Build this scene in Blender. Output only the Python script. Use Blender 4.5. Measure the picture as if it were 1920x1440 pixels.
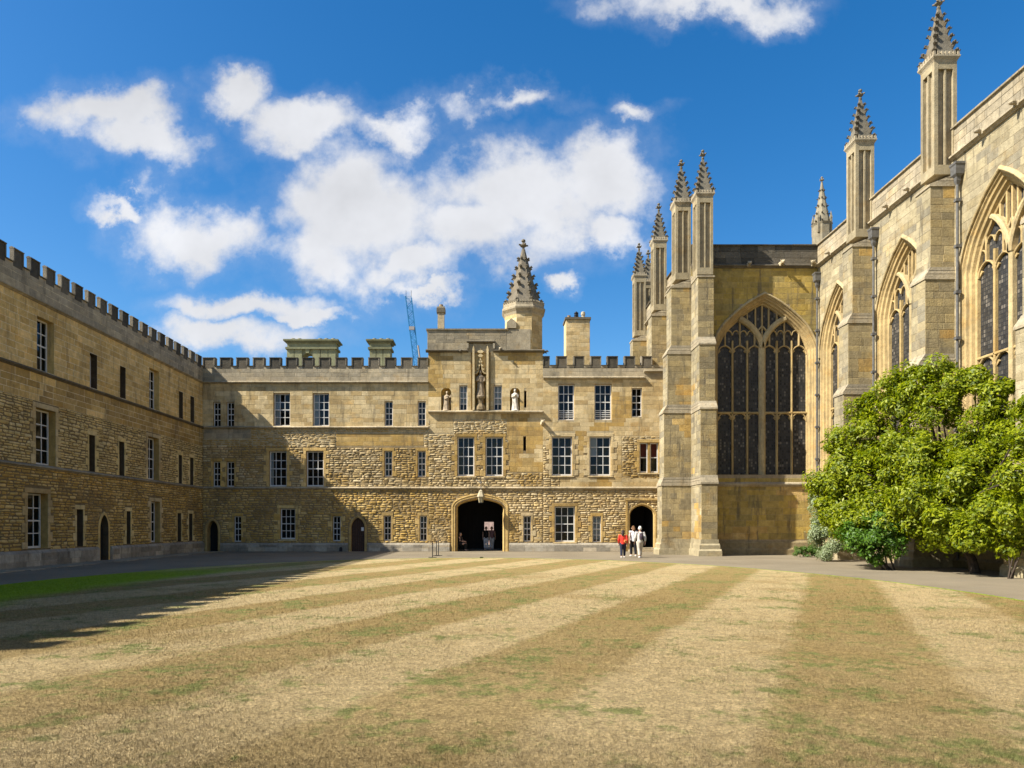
import bpy, bmesh, math, random
import numpy as np
from mathutils import Vector, Matrix, noise as mnoise

for o in list(bpy.data.objects):
    bpy.data.objects.remove(o, do_unlink=True)
SC = bpy.context.scene
COL = SC.collection
R = math.radians
rnd = random.Random(7)

# ------------------------------------------------------------------ camera
FPX, CX, CY, CAMZ = 1340.0, 922.0, 985.0, 1.75      # focal length and principal point in photo pixels
cam = bpy.data.cameras.new('camera')
cam.sensor_width = 36.0
cam.lens = FPX / 1920 * 36
cam.shift_x = (960 - CX) / 1920
cam.shift_y = (CY - 720) / 1920
cam.clip_end = 3000
cam.clip_start = 0.1
camo = bpy.data.objects.new('camera', cam)
COL.objects.link(camo)
camo.location = (0, 0, CAMZ)
camo.rotation_euler = (R(90), 0, 0)
SC.camera = camo

# ------------------------------------------------------------------ light
LD = Vector((2.9, 1.0, -2.87)).normalized()           # direction the sunlight travels
sun = bpy.data.lights.new('sun', 'SUN')
sun.energy = 4.6
sun.angle = R(0.5)
sun.color = (1.0, 0.945, 0.85)
suno = bpy.data.objects.new('sun', sun)
COL.objects.link(suno)
suno.rotation_euler = LD.to_track_quat('-Z', 'Y').to_euler()
suno.location = (-30, -10, 40)

W = bpy.data.worlds.new('World')
SC.world = W
W.use_nodes = True
wn, wl = W.node_tree.nodes, W.node_tree.links
wn.clear()
def N(t, **kw):
    n = wn.new(t)
    for k, v in kw.items():
        if k == 'ins':
            for i, x in v.items():
                n.inputs[i].default_value = x
        else:
            setattr(n, k, v)
    return n
def M2(op, a, b=None, c=None):
    n = N('ShaderNodeMath', operation=op)
    for i, x in enumerate((a, b, c)):
        if x is None: continue
        if isinstance(x, (int, float)): n.inputs[i].default_value = x
        else: wl.new(x, n.inputs[i])
    return n.outputs[0]
sky = N('ShaderNodeTexSky', sky_type='NISHITA', sun_disc=False, sun_elevation=math.asin(-LD.z),
        sun_rotation=math.atan2(-LD.x, -LD.y), altitude=100, air_density=1.0, dust_density=0.85, ozone_density=2.6)
hs = N('ShaderNodeHueSaturation', ins={0: 0.501, 1: 1.40, 2: 0.96})
wl.new(sky.outputs[0], hs.inputs['Color'])
tc = N('ShaderNodeTexCoord')
sep = N('ShaderNodeSeparateXYZ')
wl.new(tc.outputs['Generated'], sep.inputs[0])
# clouds: directions in the half of the sky the camera faces are x/y, z/y; the other half mirrors it
yy = M2('MAXIMUM', M2('ABSOLUTE', sep.outputs[1]), 0.12)
ca = M2('DIVIDE', sep.outputs[0], yy)
cb = M2('DIVIDE', sep.outputs[2], yy)
cmb = N('ShaderNodeCombineXYZ')
wl.new(ca, cmb.inputs[0]); wl.new(cb, cmb.inputs[1])
def wnoise(vec, scale, detail, rough, loc=(0, 0, 0)):
    mp = N('ShaderNodeMapping', ins={1: loc})
    wl.new(vec, mp.inputs[0])
    n = N('ShaderNodeTexNoise', ins={'Scale': scale, 'Detail': detail, 'Roughness': rough})
    wl.new(mp.outputs[0], n.inputs['Vector'])
    return n
nw = wnoise(cmb.outputs[0], 6.0, 8, 0.60)
vs = N('ShaderNodeVectorMath', operation='SUBTRACT', ins={1: (0.5, 0.5, 0.5)})
wl.new(nw.outputs['Color'], vs.inputs[0])
vm = N('ShaderNodeVectorMath', operation='MULTIPLY_ADD', ins={1: (0.20, 0.17, 0.0)})
wl.new(vs.outputs[0], vm.inputs[0]); wl.new(cmb.outputs[0], vm.inputs[2])
blobs = [(690, 400, 180, 125, 1.3), (610, 470, 140, 70, 1.2), (960, 350, 205, 90, 1.27), (1130, 330, 125, 78, 1.3), (870, 430, 150, 80, 1.3), (760, 500, 130, 55, 1.2),
         (375, 430, 125, 65, 1.3), (200, 205, 125, 55, 1.2), (280, 265, 120, 55, 1.15), (450, 170, 80, 45, 1.2), (590, 215, 125, 58, 1.08), (720, 225, 110, 46, .9),
         (980, 205, 165, 36, .72), (1190, 195, 80, 30, .74), (480, 575, 150, 32), (440, 640, 140, 38), (790, 545, 100, 22), (1330, 0, 210, 44),
         (1042, 525, 36, 24), (225, 388, 85, 22, .8), (560, 595, 80, 20), (1150, 420, 90, 40),
         (2250, 300, 220, 90), (2500, 200, 180, 60), (-500, 420, 240, 90), (-750, 300, 200, 80), (2950, 420, 260, 70), (-1300, 500, 260, 70), (600, -500, 260, 120), (1500, -700, 260, 110)]
acc = None
for (px, py, rx, ry, *wt) in blobs:
    s = N('ShaderNodeVectorMath', operation='SUBTRACT', ins={1: ((px - CX) / FPX, (CY - py) / FPX, 0)})
    wl.new(vm.outputs[0], s.inputs[0])
    m = N('ShaderNodeVectorMath', operation='MULTIPLY', ins={1: (FPX / rx, FPX / ry, 0)})
    wl.new(s.outputs[0], m.inputs[0])
    l = N('ShaderNodeVectorMath', operation='LENGTH')
    wl.new(m.outputs[0], l.inputs[0])
    d = M2('SUBTRACT', wt[0] if wt else 1.12, l.outputs['Value'])
    acc = d if acc is None else M2('SMOOTH_MAX', acc, d, 0.12)
nf = wnoise(cmb.outputs[0], 8.0, 9, 0.60, (3.1, 1.7, 0.4))
dens = M2('ADD', acc, M2('MULTIPLY_ADD', nf.outputs['Fac'], 2.3, -1.12))
mr = N('ShaderNodeMapRange', interpolation_type='SMOOTHSTEP', ins={1: -0.04, 2: 0.78, 3: 0.0, 4: 0.98})
wl.new(dens, mr.inputs[0])
up = N('ShaderNodeMapRange', ins={1: 0.0, 2: 0.06, 3: 0.0, 4: 1.0})
wl.new(sep.outputs[2], up.inputs[0])
veil = N('ShaderNodeMapRange', interpolation_type='SMOOTHSTEP', ins={1: -0.45, 2: 0.55, 3: 0.0, 4: 0.16})
wl.new(dens, veil.inputs[0])
alpha = M2('MULTIPLY', M2('MAXIMUM', mr.outputs[0], veil.outputs[0]), up.outputs[0])
ns = wnoise(cmb.outputs[0], 4.2, 5, 0.55, (0.9, 5.2, 0))
shade = N('ShaderNodeMapRange', ins={1: 0.33, 2: 0.66, 3: 0.74, 4: 1.0})
wl.new(ns.outputs['Fac'], shade.inputs[0])
CLOUD = 5.1
cc = N('ShaderNodeMix', data_type='RGBA', blend_type='MULTIPLY', ins={0: 1.0})
cc.inputs[6].default_value = (CLOUD * 0.97, CLOUD * 0.985, CLOUD * 1.03, 1)
wl.new(shade.outputs[0], cc.inputs[7])
mx = N('ShaderNodeMix', data_type='RGBA')
wl.new(alpha, mx.inputs[0]); wl.new(hs.outputs[0], mx.inputs[6]); wl.new(cc.outputs[2], mx.inputs[7])
bg = N('ShaderNodeBackground', ins={1: 0.080})
wl.new(mx.outputs[2], bg.inputs[0])
wo = N('ShaderNodeOutputWorld')
wl.new(bg.outputs[0], wo.inputs[0])

SC.render.engine = 'CYCLES'
SC.cycles.max_bounces = 6
SC.cycles.diffuse_bounces = 3
SC.cycles.glossy_bounces = 2
SC.cycles.transparent_max_bounces = 6
vs_ = SC.view_settings
vs_.view_transform = 'Standard'
vs_.look = 'None'
vs_.gamma = 1
vs_.use_curve_mapping = False
vs_.exposure = 1.22

# ------------------------------------------------------------------ materials
def mat_new(name):
    m = bpy.data.materials.new(name)
    m.use_nodes = True
    nt = m.node_tree
    nt.nodes.clear()
    out = nt.nodes.new('ShaderNodeOutputMaterial')
    b = nt.nodes.new('ShaderNodeBsdfPrincipled')
    nt.links.new(b.outputs[0], out.inputs[0])
    return m, nt, b, out
class NT:
    def __init__(s, nt): s.nt = nt
    def n(s, t, ins=None, **kw):
        x = s.nt.nodes.new(t)
        for k, v in kw.items(): setattr(x, k, v)
        for k, v in (ins or {}).items():
            if hasattr(v, 'is_linked') or isinstance(v, bpy.types.NodeSocket): s.nt.links.new(v, x.inputs[k])
            else: x.inputs[k].default_value = v
        return x
    def math(s, op, a, b=0.0, c=0.0): return s.n('ShaderNodeMath', {0: a, 1: b, 2: c}, operation=op).outputs[0]
    def noise(s, vec, scale, detail=4, rough=0.55):
        return s.n('ShaderNodeTexNoise', {'Vector': vec, 'Scale': scale, 'Detail': detail, 'Roughness': rough}).outputs['Fac']
    def mapr(s, v, a, b, c, d, smooth=False):
        x = s.n('ShaderNodeMapRange', {0: v, 1: a, 2: b, 3: c, 4: d})
        if smooth: x.interpolation_type = 'SMOOTHSTEP'
        return x.outputs[0]
    def mix(s, f, a, b, mode='MIX'):
        x = s.n('ShaderNodeMix', {0: f, 6: a, 7: b}, data_type='RGBA', blend_type=mode)
        return x.outputs[2]
    def pos(s): return s.n('ShaderNodeNewGeometry').outputs['Position']
    def scl(s, v, sc): return s.n('ShaderNodeVectorMath', {0: v, 1: sc}, operation='MULTIPLY').outputs[0]
def plain(name, col, rough=0.7, metal=0.0, nscale=0, namt=0.2, bump=0.0, bscale=30, spec=0.3):
    m, nt, b, o = mat_new(name)
    t = NT(nt)
    b.inputs['Roughness'].default_value = rough
    b.inputs['Metallic'].default_value = metal
    b.inputs['Specular IOR Level'].default_value = spec
    if nscale:
        f = t.mapr(t.noise(t.pos(), nscale, 5), 0.3, 0.7, 1 - namt, 1 + namt)
        c = t.mix(1.0, (*col, 1), t.n('ShaderNodeCombineColor', {0: f, 1: f, 2: f}).outputs[0], 'MULTIPLY')
        nt.links.new(c, b.inputs['Base Color'])
    else:
        b.inputs['Base Color'].default_value = (*col, 1)
    if bump:
        bp = t.n('ShaderNodeBump', {'Strength': bump, 'Distance': 0.02, 'Height': t.noise(t.pos(), bscale, 5, 0.6)})
        nt.links.new(bp.outputs[0], b.inputs['Normal'])
    return m
def stone_material(name, stain=0.35, bump=0.55, bdist=0.02, grey=0.0):
    """limestone: the block colour comes from the piece (face attribute 'col'); grain, soiling and lichen on top"""
    m, nt, b, o = mat_new(name)
    t = NT(nt)
    p = t.pos()
    at = t.n('ShaderNodeAttribute', attribute_name='col').outputs['Color']
    big = t.mapr(t.noise(p, 0.55, 4, 0.6), 0.32, 0.68, 0.82, 1.16)
    mid = t.mapr(t.noise(p, 4.5, 6, 0.65), 0.3, 0.7, 0.78, 1.2)
    fine = t.mapr(t.noise(p, 45.0, 4, 0.7), 0.3, 0.7, 0.82, 1.16)
    f = t.math('MULTIPLY', t.math('MULTIPLY', big, mid), fine)
    c = t.mix(1.0, at, t.n('ShaderNodeCombineColor', {0: f, 1: f, 2: f}).outputs[0], 'MULTIPLY')
    # vertical rain streaks and grey lichen blotches
    st = t.noise(t.scl(p, (2.6, 2.6, 0.35)), 1.0, 6, 0.7)
    sm = t.math('MULTIPLY', t.mapr(st, 0.52, 0.68, 0.0, 1.0, True), stain)
    c = t.mix(sm, c, (0.12, 0.10, 0.065, 1))
    li = t.math('MULTIPLY', t.mapr(t.noise(p, 1.7, 7, 0.72), 0.58, 0.72, 0.0, 1.0, True), 0.35 + grey)
    c = t.mix(li, c, (0.255, 0.212, 0.14, 1))
    oc = t.math('MULTIPLY', t.mapr(t.noise(t.scl(p, (1.0, 1.0, 1.3)), 0.9, 5, 0.6), 0.55, 0.7, 0.0, 1.0, True), 0.42)
    c = t.mix(oc, c, t.mix(1.0, c, (1.0, 0.80, 0.50, 1), 'MULTIPLY'))
    nt.links.new(c, b.inputs['Base Color'])
    b.inputs['Roughness'].default_value = 0.93
    b.inputs['Specular IOR Level'].default_value = 0.15
    h = t.math('ADD', t.math('MULTIPLY', t.noise(p, 14.0, 6, 0.65), 1.0), t.math('MULTIPLY', t.noise(p, 60.0, 4, 0.6), 0.35))
    bp = t.n('ShaderNodeBump', {'Strength': bump, 'Distance': bdist, 'Height': h})
    nt.links.new(bp.outputs[0], b.inputs['Normal'])
    return m
MS = stone_material('limestone', 0.5, 0.8)
MCHAP = stone_material('chapel_limestone', 0.85, 0.9, 0.025, -0.05)
MBLK = stone_material('blackened_limestone', 0.5, 0.8, 0.03, -0.25)
MRUB = stone_material('rubble_limestone', 0.22, 0.9, 0.035)
MGREY = stone_material('weathered_limestone', 0.6, 0.7, 0.03, 0.25)
MWHITE = plain('white_paint', (0.60, 0.59, 0.55), 0.5, nscale=6, namt=0.08)
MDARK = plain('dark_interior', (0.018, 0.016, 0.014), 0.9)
MIRON = plain('black_iron', (0.02, 0.02, 0.022), 0.5, 0.3)
MLEAD = plain('grey_lead', (0.12, 0.115, 0.105), 0.55, 0.2, nscale=8, namt=0.25)
MOAK = plain('dark_oak', (0.055, 0.026, 0.014), 0.6, nscale=9, namt=0.4, bump=0.4)
MCURT = plain('curtain_cloth', (0.55, 0.55, 0.54), 0.9)
MRED = plain('red_blind', (0.30, 0.07, 0.05), 0.8)
MPAPER = plain('paper', (0.8, 0.78, 0.74), 0.8)
MROOF = plain('lead_roof', (0.16, 0.16, 0.165), 0.6, nscale=3, namt=0.2)
def glass_mat():
    m, nt, b, o = mat_new('window_glass')
    t = NT(nt)
    nt.nodes.remove(b)
    fr = t.n('ShaderNodeFresnel', {'IOR': 1.5}).outputs[0]
    tr = t.n('ShaderNodeBsdfTransparent', {0: (0.62, 0.66, 0.67, 1)}).outputs[0]
    gl = t.n('ShaderNodeBsdfGlossy', {'Color': (0.9, 0.95, 1, 1), 'Roughness': 0.03}).outputs[0]
    mxs = t.n('ShaderNodeMixShader', {0: t.math('MULTIPLY_ADD', fr, 0.55, 0.0), 1: tr, 2: gl})
    nt.links.new(mxs.outputs[0], o.inputs[0])
    return m
MGLASS = glass_mat()
def leaded_mat(ax):
    """old leaded glass, seen from outside by day: dark quarries that each tilt a little, lead cames between"""
    m, nt, b, o = mat_new('leaded_glass_' + ax)
    t = NT(nt)
    p = t.pos()
    s = t.n('ShaderNodeSeparateXYZ', {0: p})
    u = s.outputs[0 if ax == 'x' else 1]
    w = t.n('ShaderNodeCombineXYZ', {0: t.math('MULTIPLY', u, 1 / 0.125), 1: t.math('MULTIPLY', s.outputs[2], 1 / 0.17), 2: 0.0}).outputs[0]
    fl = t.n('ShaderNodeVectorMath', {0: w}, operation='FLOOR').outputs[0]
    fr = t.n('ShaderNodeVectorMath', {0: w}, operation='FRACTION').outputs[0]
    s2 = t.n('ShaderNodeSeparateXYZ', {0: fr})
    ed = t.math('MINIMUM', t.math('MINIMUM', s2.outputs[0], t.math('SUBTRACT', 1.0, s2.outputs[0])),
                t.math('MINIMUM', s2.outputs[1], t.math('SUBTRACT', 1.0, s2.outputs[1])))
    lead = t.mapr(ed, 0.09, 0.14, 1.0, 0.0)
    wh = t.n('ShaderNodeTexWhiteNoise', {'Vector': fl})
    c = t.mix(wh.outputs['Value'], (0.022, 0.022, 0.022, 1), (0.075, 0.07, 0.06, 1))
    c = t.mix(t.mapr(wh.outputs['Value'], 0.86, 0.9, 0.0, 0.5), c, (0.22, 0.19, 0.15, 1))
    c = t.mix(lead, c, (0.012, 0.012, 0.012, 1))
    nt.links.new(c, b.inputs['Base Color'])
    nt.links.new(t.mapr(lead, 0, 1, 0.22, 0.7), b.inputs['Roughness'])
    h = t.math('ADD', t.math('MULTIPLY', lead, 0.5), t.noise(p, 9.0, 3))
    bp = t.n('ShaderNodeBump', {'Strength': 0.35, 'Distance': 0.02, 'Height': h})
    nt.links.new(bp.outputs[0], b.inputs['Normal'])
    return m
MLGX, MLGY = leaded_mat('x'), leaded_mat('y')

# ------------------------------------------------------------------ mesh collecting
class Frame:
    """a wall plane: u along it, z up, d out of it"""
    def __init__(s, o, u, n):
        s.o, s.u, s.n = Vector(o), Vector(u), Vector(n)
        s.flip = s.u.cross(Vector((0, 0, 1))).dot(s.n) < 0
    def P(s, u, z, d=0.0): return s.o + s.u * u + s.n * d + Vector((0, 0, z))
class MB:
    def __init__(s): s.v, s.f, s.c = [], [], []
    def face(s, pts, col=(0.4, 0.3, 0.2), flip=False):
        i = len(s.v)
        s.v += [tuple(p) for p in pts]
        ids = list(range(i, i + len(pts)))
        s.f.append(ids[::-1] if flip else ids); s.c.append(col)
    def raw(s, vs, fs, col, flip=False):
        i = len(s.v)
        s.v += [tuple(p) for p in vs]
        for f in fs:
            g = [i + k for k in f]
            s.f.append(g[::-1] if flip else g); s.c.append(col)
    def fbox(s, F, u0, u1, z0, z1, d0, d1, col=(0.4, 0.3, 0.2)):
        """box in frame F between depths d0 < d1"""
        vs = [F.P(u0, z0, d0), F.P(u1, z0, d0), F.P(u1, z1, d0), F.P(u0, z1, d0), F.P(u0, z0, d1), F.P(u1, z0, d1), F.P(u1, z1, d1), F.P(u0, z1, d1)]
        s.raw(vs, [(3, 2, 1, 0), (4, 5, 6, 7), (0, 1, 5, 4), (2, 3, 7, 6), (1, 2, 6, 5), (3, 0, 4, 7)], col, F.flip)
    def box(s, x0, x1, y0, y1, z0, z1, col=(0.4, 0.3, 0.2)):
        s.fbox(FW, x0, x1, z0, z1, -y1, -y0, col)
    def prism(s, F, poly, d0, d1, col):
        """polygon (u,z), anticlockwise, extruded from depth d0 to d1"""
        n = len(poly)
        vs = [F.P(u, z, d0) for u, z in poly] + [F.P(u, z, d1) for u, z in poly]
        fs = [tuple(range(n))[::-1], tuple(range(n, 2 * n))]
        fs += [(i, (i + 1) % n, n + (i + 1) % n, n + i) for i in range(n)]
        s.raw(vs, fs, col, F.flip)
    def side_prism(s, F, poly, u0, u1, col):
        """section (d,z) run along u: string courses, copings, sills"""
        n = len(poly)
        vs = [F.P(u0, z, d) for d, z in poly] + [F.P(u1, z, d) for d, z in poly]
        fs = [tuple(range(n)), tuple(range(n, 2 * n))[::-1]]
        fs += [(i, n + i, n + (i + 1) % n, (i + 1) % n) for i in range(n)]
        s.raw(vs, fs, col, F.flip)
    def sweep(s, F, path, prof, col, caps=True):
        """section prof [(o,d)] swept along path [(u,z)]; o is to the left of the path direction"""
        n = len(path)
        rows = []
        for i in range(n):
            a = Vector(path[max(0, i - 1)]); b = Vector(path[i]); c = Vector(path[min(n - 1, i + 1)])
            t1 = (b - a).normalized() if i > 0 else (c - b).normalized()
            t2 = (c - b).normalized() if i < n - 1 else t1
            t = (t1 + t2)
            t = t.normalized() if t.length > 1e-6 else t1
            nn = Vector((-t.y, t.x))
            k = 1.0 / max(0.45, nn.dot(Vector((-t1.y, t1.x))))
            rows.append([F.P(b.x + nn.x * o * k, b.y + nn.y * o * k, d) for o, d in prof])
        m = len(prof)
        vs = [p for r in rows for p in r]
        fs = []
        for i in range(n - 1):
            for j in range(m - 1):
                fs.append((i * m + j, i * m + j + 1, (i + 1) * m + j + 1, (i + 1) * m + j))
        s.raw(vs, fs, col, not F.flip)
        return rows
    def bar(s, F, path, w, d0, d1, col):
        h = w / 2
        c = w * 0.28
        s.sweep(F, path, [(-h, d0), (-h, d1 - c), (-h + c, d1), (h - c, d1), (h, d1 - c), (h, d0)], col)
    def lathe(s, c, prof, n, col, rot=0.0, sx=1.0, sy=1.0):
        vs = []
        for r, z in prof:
            for k in range(n):
                a = rot + 2 * math.pi * k / n
                vs.append((c[0] + math.cos(a) * r * sx, c[1] + math.sin(a) * r * sy, c[2] + z))
        fs = []
        for i in range(len(prof) - 1):
            for k in range(n):
                fs.append((i * n + k, i * n + (k + 1) % n, (i + 1) * n + (k + 1) % n, (i + 1) * n + k))
        fs.append(tuple(range(n))[::-1])
        fs.append(tuple((len(prof) - 1) * n + k for k in range(n)))
        s.raw(vs, fs, col)
    def tube(s, pts, r, n, col):
        pts = [Vector(p) for p in pts]
        rs = r if isinstance(r, (list, tuple)) else [r] * len(pts)
        vs = []
        for i, p in enumerate(pts):
            t = (pts[min(i + 1, len(pts) - 1)] - pts[max(i - 1, 0)]).normalized()
            a = t.orthogonal().normalized(); b = t.cross(a)
            for k in range(n):
                an = 2 * math.pi * k / n
                vs.append(p + (a * math.cos(an) + b * math.sin(an)) * rs[i])
        fs = []
        for i in range(len(pts) - 1):
            for k in range(n):
                fs.append((i * n + k, i * n + (k + 1) % n, (i + 1) * n + (k + 1) % n, (i + 1) * n + k))
        fs.append(tuple(range(n))[::-1]); fs.append(tuple((len(pts) - 1) * n + k for k in range(n)))
        s.raw(vs, fs, col)
    def build(s, name, mat, parent=None, smooth=False, kind=None, label=None):
        me = bpy.data.meshes.new(name)
        me.from_pydata(s.v, [], s.f)
        a = me.attributes.new('col', 'FLOAT_COLOR', 'FACE')
        arr = np.ones((len(s.f), 4), dtype=np.float32)
        arr[:, :3] = np.array(s.c, dtype=np.float32).reshape(-1, 3)
        a.data.foreach_set('color', arr.ravel())
        me.materials.append(mat)
        if smooth: me.polygons.foreach_set('use_smooth', [True] * len(me.polygons))
        return link(name, me, parent, kind, label)
FW = Frame((0, 0, 0), (1, 0, 0), (0, -1, 0))
def root_of(o):
    while o.parent: o = o.parent
    return o
def link(name, me, parent=None, kind=None, label=None):
    o = bpy.data.objects.new(name, me)
    COL.objects.link(o)
    if parent is not None:
        o.parent = parent
        o.matrix_parent_inverse = PINV[parent.name]
        PINV[o.name] = Matrix.Identity(4)
    else:
        PINV[o.name] = Matrix.Identity(4)
    if kind: o['kind'] = kind
    if label: o['label'] = label
    return o
PINV = {}
def thing(name, label, cat, loc=(0, 0, 0), group=None):
    o = bpy.data.objects.new(name, None)
    o.empty_display_size = 0.2
    COL.objects.link(o)
    o.location = loc
    o['label'] = label; o['category'] = cat
    if group: o['group'] = group
    PINV[o.name] = Matrix.Translation(-Vector(loc))
    return o
def tag(o, label, cat, group=None):
    o['label'] = label; o['category'] = cat
    if group: o['group'] = group
    return o

# ------------------------------------------------------------------ stones
PAL = dict(
    ashlar=[(0.53, 0.40, 0.20), (0.57, 0.445, 0.24), (0.49, 0.365, 0.175), (0.53, 0.415, 0.225), (0.45, 0.325, 0.15)],
    ochre=[(0.43, 0.285, 0.095), (0.39, 0.255, 0.082), (0.47, 0.325, 0.125), (0.36, 0.24, 0.088)],
    rubble=[(0.54, 0.415, 0.225), (0.49, 0.365, 0.18), (0.57, 0.455, 0.26), (0.44, 0.315, 0.14), (0.51, 0.375, 0.17)],
    brown=[(0.56, 0.375, 0.115), (0.60, 0.415, 0.145), (0.50, 0.33, 0.095), (0.64, 0.46, 0.18), (0.47, 0.30, 0.085)],
    cream=[(0.64, 0.49, 0.215), (0.68, 0.53, 0.255), (0.60, 0.45, 0.19), (0.55, 0.40, 0.155)],
    tan=[(0.63, 0.435, 0.165), (0.59, 0.40, 0.145), (0.66, 0.465, 0.19), (0.57, 0.38, 0.13)],
    grey=[(0.34, 0.285, 0.19), (0.37, 0.31, 0.21), (0.30, 0.255, 0.175), (0.39, 0.32, 0.205)],
    plinth=[(0.33, 0.29, 0.22), (0.40, 0.36, 0.28), (0.26, 0.23, 0.175), (0.45, 0.38, 0.27)],
    nave=[(0.33, 0.278, 0.17), (0.365, 0.308, 0.19), (0.30, 0.25, 0.15), (0.32, 0.26, 0.145), (0.27, 0.228, 0.145), (0.34, 0.285, 0.17), (0.23, 0.20, 0.135)],
    ante=[(0.36, 0.26, 0.075), (0.39, 0.28, 0.085), (0.32, 0.235, 0.075), (0.40, 0.28, 0.07), (0.28, 0.215, 0.075)],
    shade=[(0.30, 0.235, 0.118), (0.33, 0.26, 0.133), (0.265, 0.21, 0.112), (0.34, 0.26, 0.122), (0.235, 0.19, 0.108), (0.29, 0.225, 0.112)],  # darker tones: shade put into the colour of buttress faces turned from the sun
    black=[(0.085, 0.074, 0.054), (0.11, 0.095, 0.07), (0.07, 0.062, 0.047), (0.135, 0.115, 0.082)],
)
def pick(pal, u, z, och=0.0):
    n = mnoise.noise(Vector((u * 0.33, z * 0.45, 3.3 * len(pal)))) + 0.25 * mnoise.noise(Vector((u * 1.7, z * 1.7, 9.1)))
    if och and n > 0.30 - och: c = rnd.choice(PAL['ochre'])
    else: c = rnd.choice(PAL[pal])
    k = rnd.uniform(0.88, 1.10)
    return (c[0] * k, c[1] * k, c[2] * k)
class Stones:
    """every stone of one building; the largest in view become objects, the rest one mesh"""
    def __init__(s): s.l = []
    def add(s, F, vs, fs, col, rub, area_u, area_z):
        c = sum(vs, Vector()) / len(vs)
        if c.y > 2:
            x = CX + FPX * c.x / c.y; y = CY - FPX * (c.z - CAMZ) / c.y
            vis = -20 < x < 1940 and -20 < y < 1460
            v = (Vector((0, 0, CAMZ)) - c).normalized()
            cs = max(0.0, v.dot(F.n))
            k = area_u * area_z * (FPX / c.y) ** 2 * cs if vis else 0.0
        else: k = 0.0
        s.l.append((k, vs, fs, col, rub, F.flip))
    def block(s, F, u0, u1, z0, z1, d, col, j=0.006, t=0.012, tilt=0.0):
        """squared block: face with worn arrises, standing d in front of the frame plane"""
        b = min(t, (u1 - u0) * 0.2, (z1 - z0) * 0.2)
        u0 += j; u1 -= j; z0 += j; z1 -= j
        w = lambda a: rnd.uniform(-a, a)
        back = [(u0, z0), (u1, z0), (u1, z1), (u0, z1)]
        fr = [(u0 + b + w(b * .4), z0 + b + w(b * .4)), (u1 - b + w(b * .4), z0 + b + w(b * .4)), (u1 - b + w(b * .4), z1 - b + w(b * .4)), (u0 + b + w(b * .4), z1 - b + w(b * .4))]
        vs = [F.P(u, z, d - 0.05) for u, z in back] + [F.P(u, z, d - b * 0.6) for u, z in back] + [F.P(u, z, d + w(tilt)) for u, z in fr]
        fs = [(8, 9, 10, 11)]
        for a in (0, 4):
            fs += [(a + i, a + (i + 1) % 4, a + 4 + (i + 1) % 4, a + 4 + i) for i in range(4)]
        s.add(F, vs, fs, col, False, u1 - u0, z1 - z0)
    def rubble(s, F, u0, u1, z0, z1, d, col):
        g = min(0.016, 0.12 * (z1 - z0)) * rnd.uniform(0.7, 1.6)
        u0 += g; u1 -= g; z0 += g; z1 -= g
        w, h = u1 - u0, z1 - z0
        rr = lambda a: rnd.uniform(-a, a)
        out = [(0, .12), (.06, 0), (.5, 0), (.94, 0), (1, .14), (1, .86), (.92, 1), (.5, 1), (.07, 1), (0, .85)]
        out = [(u0 + w * (a + rr(.035)), z0 + h * (b + rr(.09))) for a, b in out]
        cu, cz = (u0 + u1) / 2 + rr(w * .12), (z0 + z1) / 2 + rr(h * .1)
        k = 0.80
        ln = len(out)
        su, sz = rr(0.018), rr(0.022)
        vs = [F.P(u, z, -0.01) for u, z in out]
        for u, z in out:
            a, b2 = (u - cu) / w, (z - cz) / h
            vs.append(F.P(cu + (u - cu) * (k + rr(.05)), cz + (z - cz) * (k - .06 + rr(.06)), d * 0.8 + su * a * 2 + sz * b2 * 2 + rr(.006)))
        vs.append(F.P(cu, cz, d + rr(.01)))
        fs = [(i, (i + 1) % ln, ln + (i + 1) % ln, ln + i) for i in range(ln)] + [(ln + i, ln + (i + 1) % ln, 2 * ln) for i in range(ln)]
        s.add(F, vs, fs, col, True, w, h)
    def fill(s, F, u0, u1, z0, z1, holes, style, pal, och=0.0, d=0.0, hr=None, wr=None, jt=None):
        z = z0
        hr = hr or ((0.10, 0.185) if style == 'rubble' else (0.27, 0.345))
        wr = wr or ((0.20, 0.56) if style == 'rubble' else (0.42, 0.98))
        while z < z1 - 0.03:
            h = rnd.uniform(*hr)
            if z + h > z1 - hr[0] * 0.6: h = z1 - z
            if h > hr[1] * 1.35: h = h / 2
            za, zb = z, z + h
            bl = sorted((a, b) for a, b, c, e in holes if min(e, zb) - max(c, za) > 0.22 * h and b > u0 and a < u1)
            segs, cur = [], u0
            for a, b in bl:
                if a > cur + 0.02: segs.append((cur, a))
                cur = max(cur, b)
            if cur < u1 - 0.02: segs.append((cur, u1))
            for a, b in segs:
                u = a
                while u < b - 0.01:
                    w = rnd.uniform(*wr) * (1.0 if style != 'rubble' else rnd.choice((0.7, 1.0, 1.0, 1.25)))
                    if b - (u + w) < wr[0] * 0.7: w = b - u
                    if style == 'rubble':
                        pp = rnd.uniform(0.010, 0.034)
                        if h > 0.15 and w < 0.5 and rnd.random() < 0.22:
                            m = h * rnd.uniform(0.42, 0.58)
                            s.rubble(F, u, u + w, za, za + m, d + pp, pick(pal, u, za, och))
                            s.rubble(F, u, u + w, za + m, zb, d + rnd.uniform(0.010, 0.034), pick(pal, u, zb, och))
                        else:
                            s.rubble(F, u, u + w, za + rnd.uniform(-.012, .012), zb + rnd.uniform(-.012, .012), d + pp, pick(pal, u, za, och))
                    else:
                        s.block(F, u, u + w, za, zb, d + rnd.uniform(0.005, 0.011), pick(pal, u, za, och), j=jt or rnd.uniform(0.003, 0.006))
                    u += w
            z = zb
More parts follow.
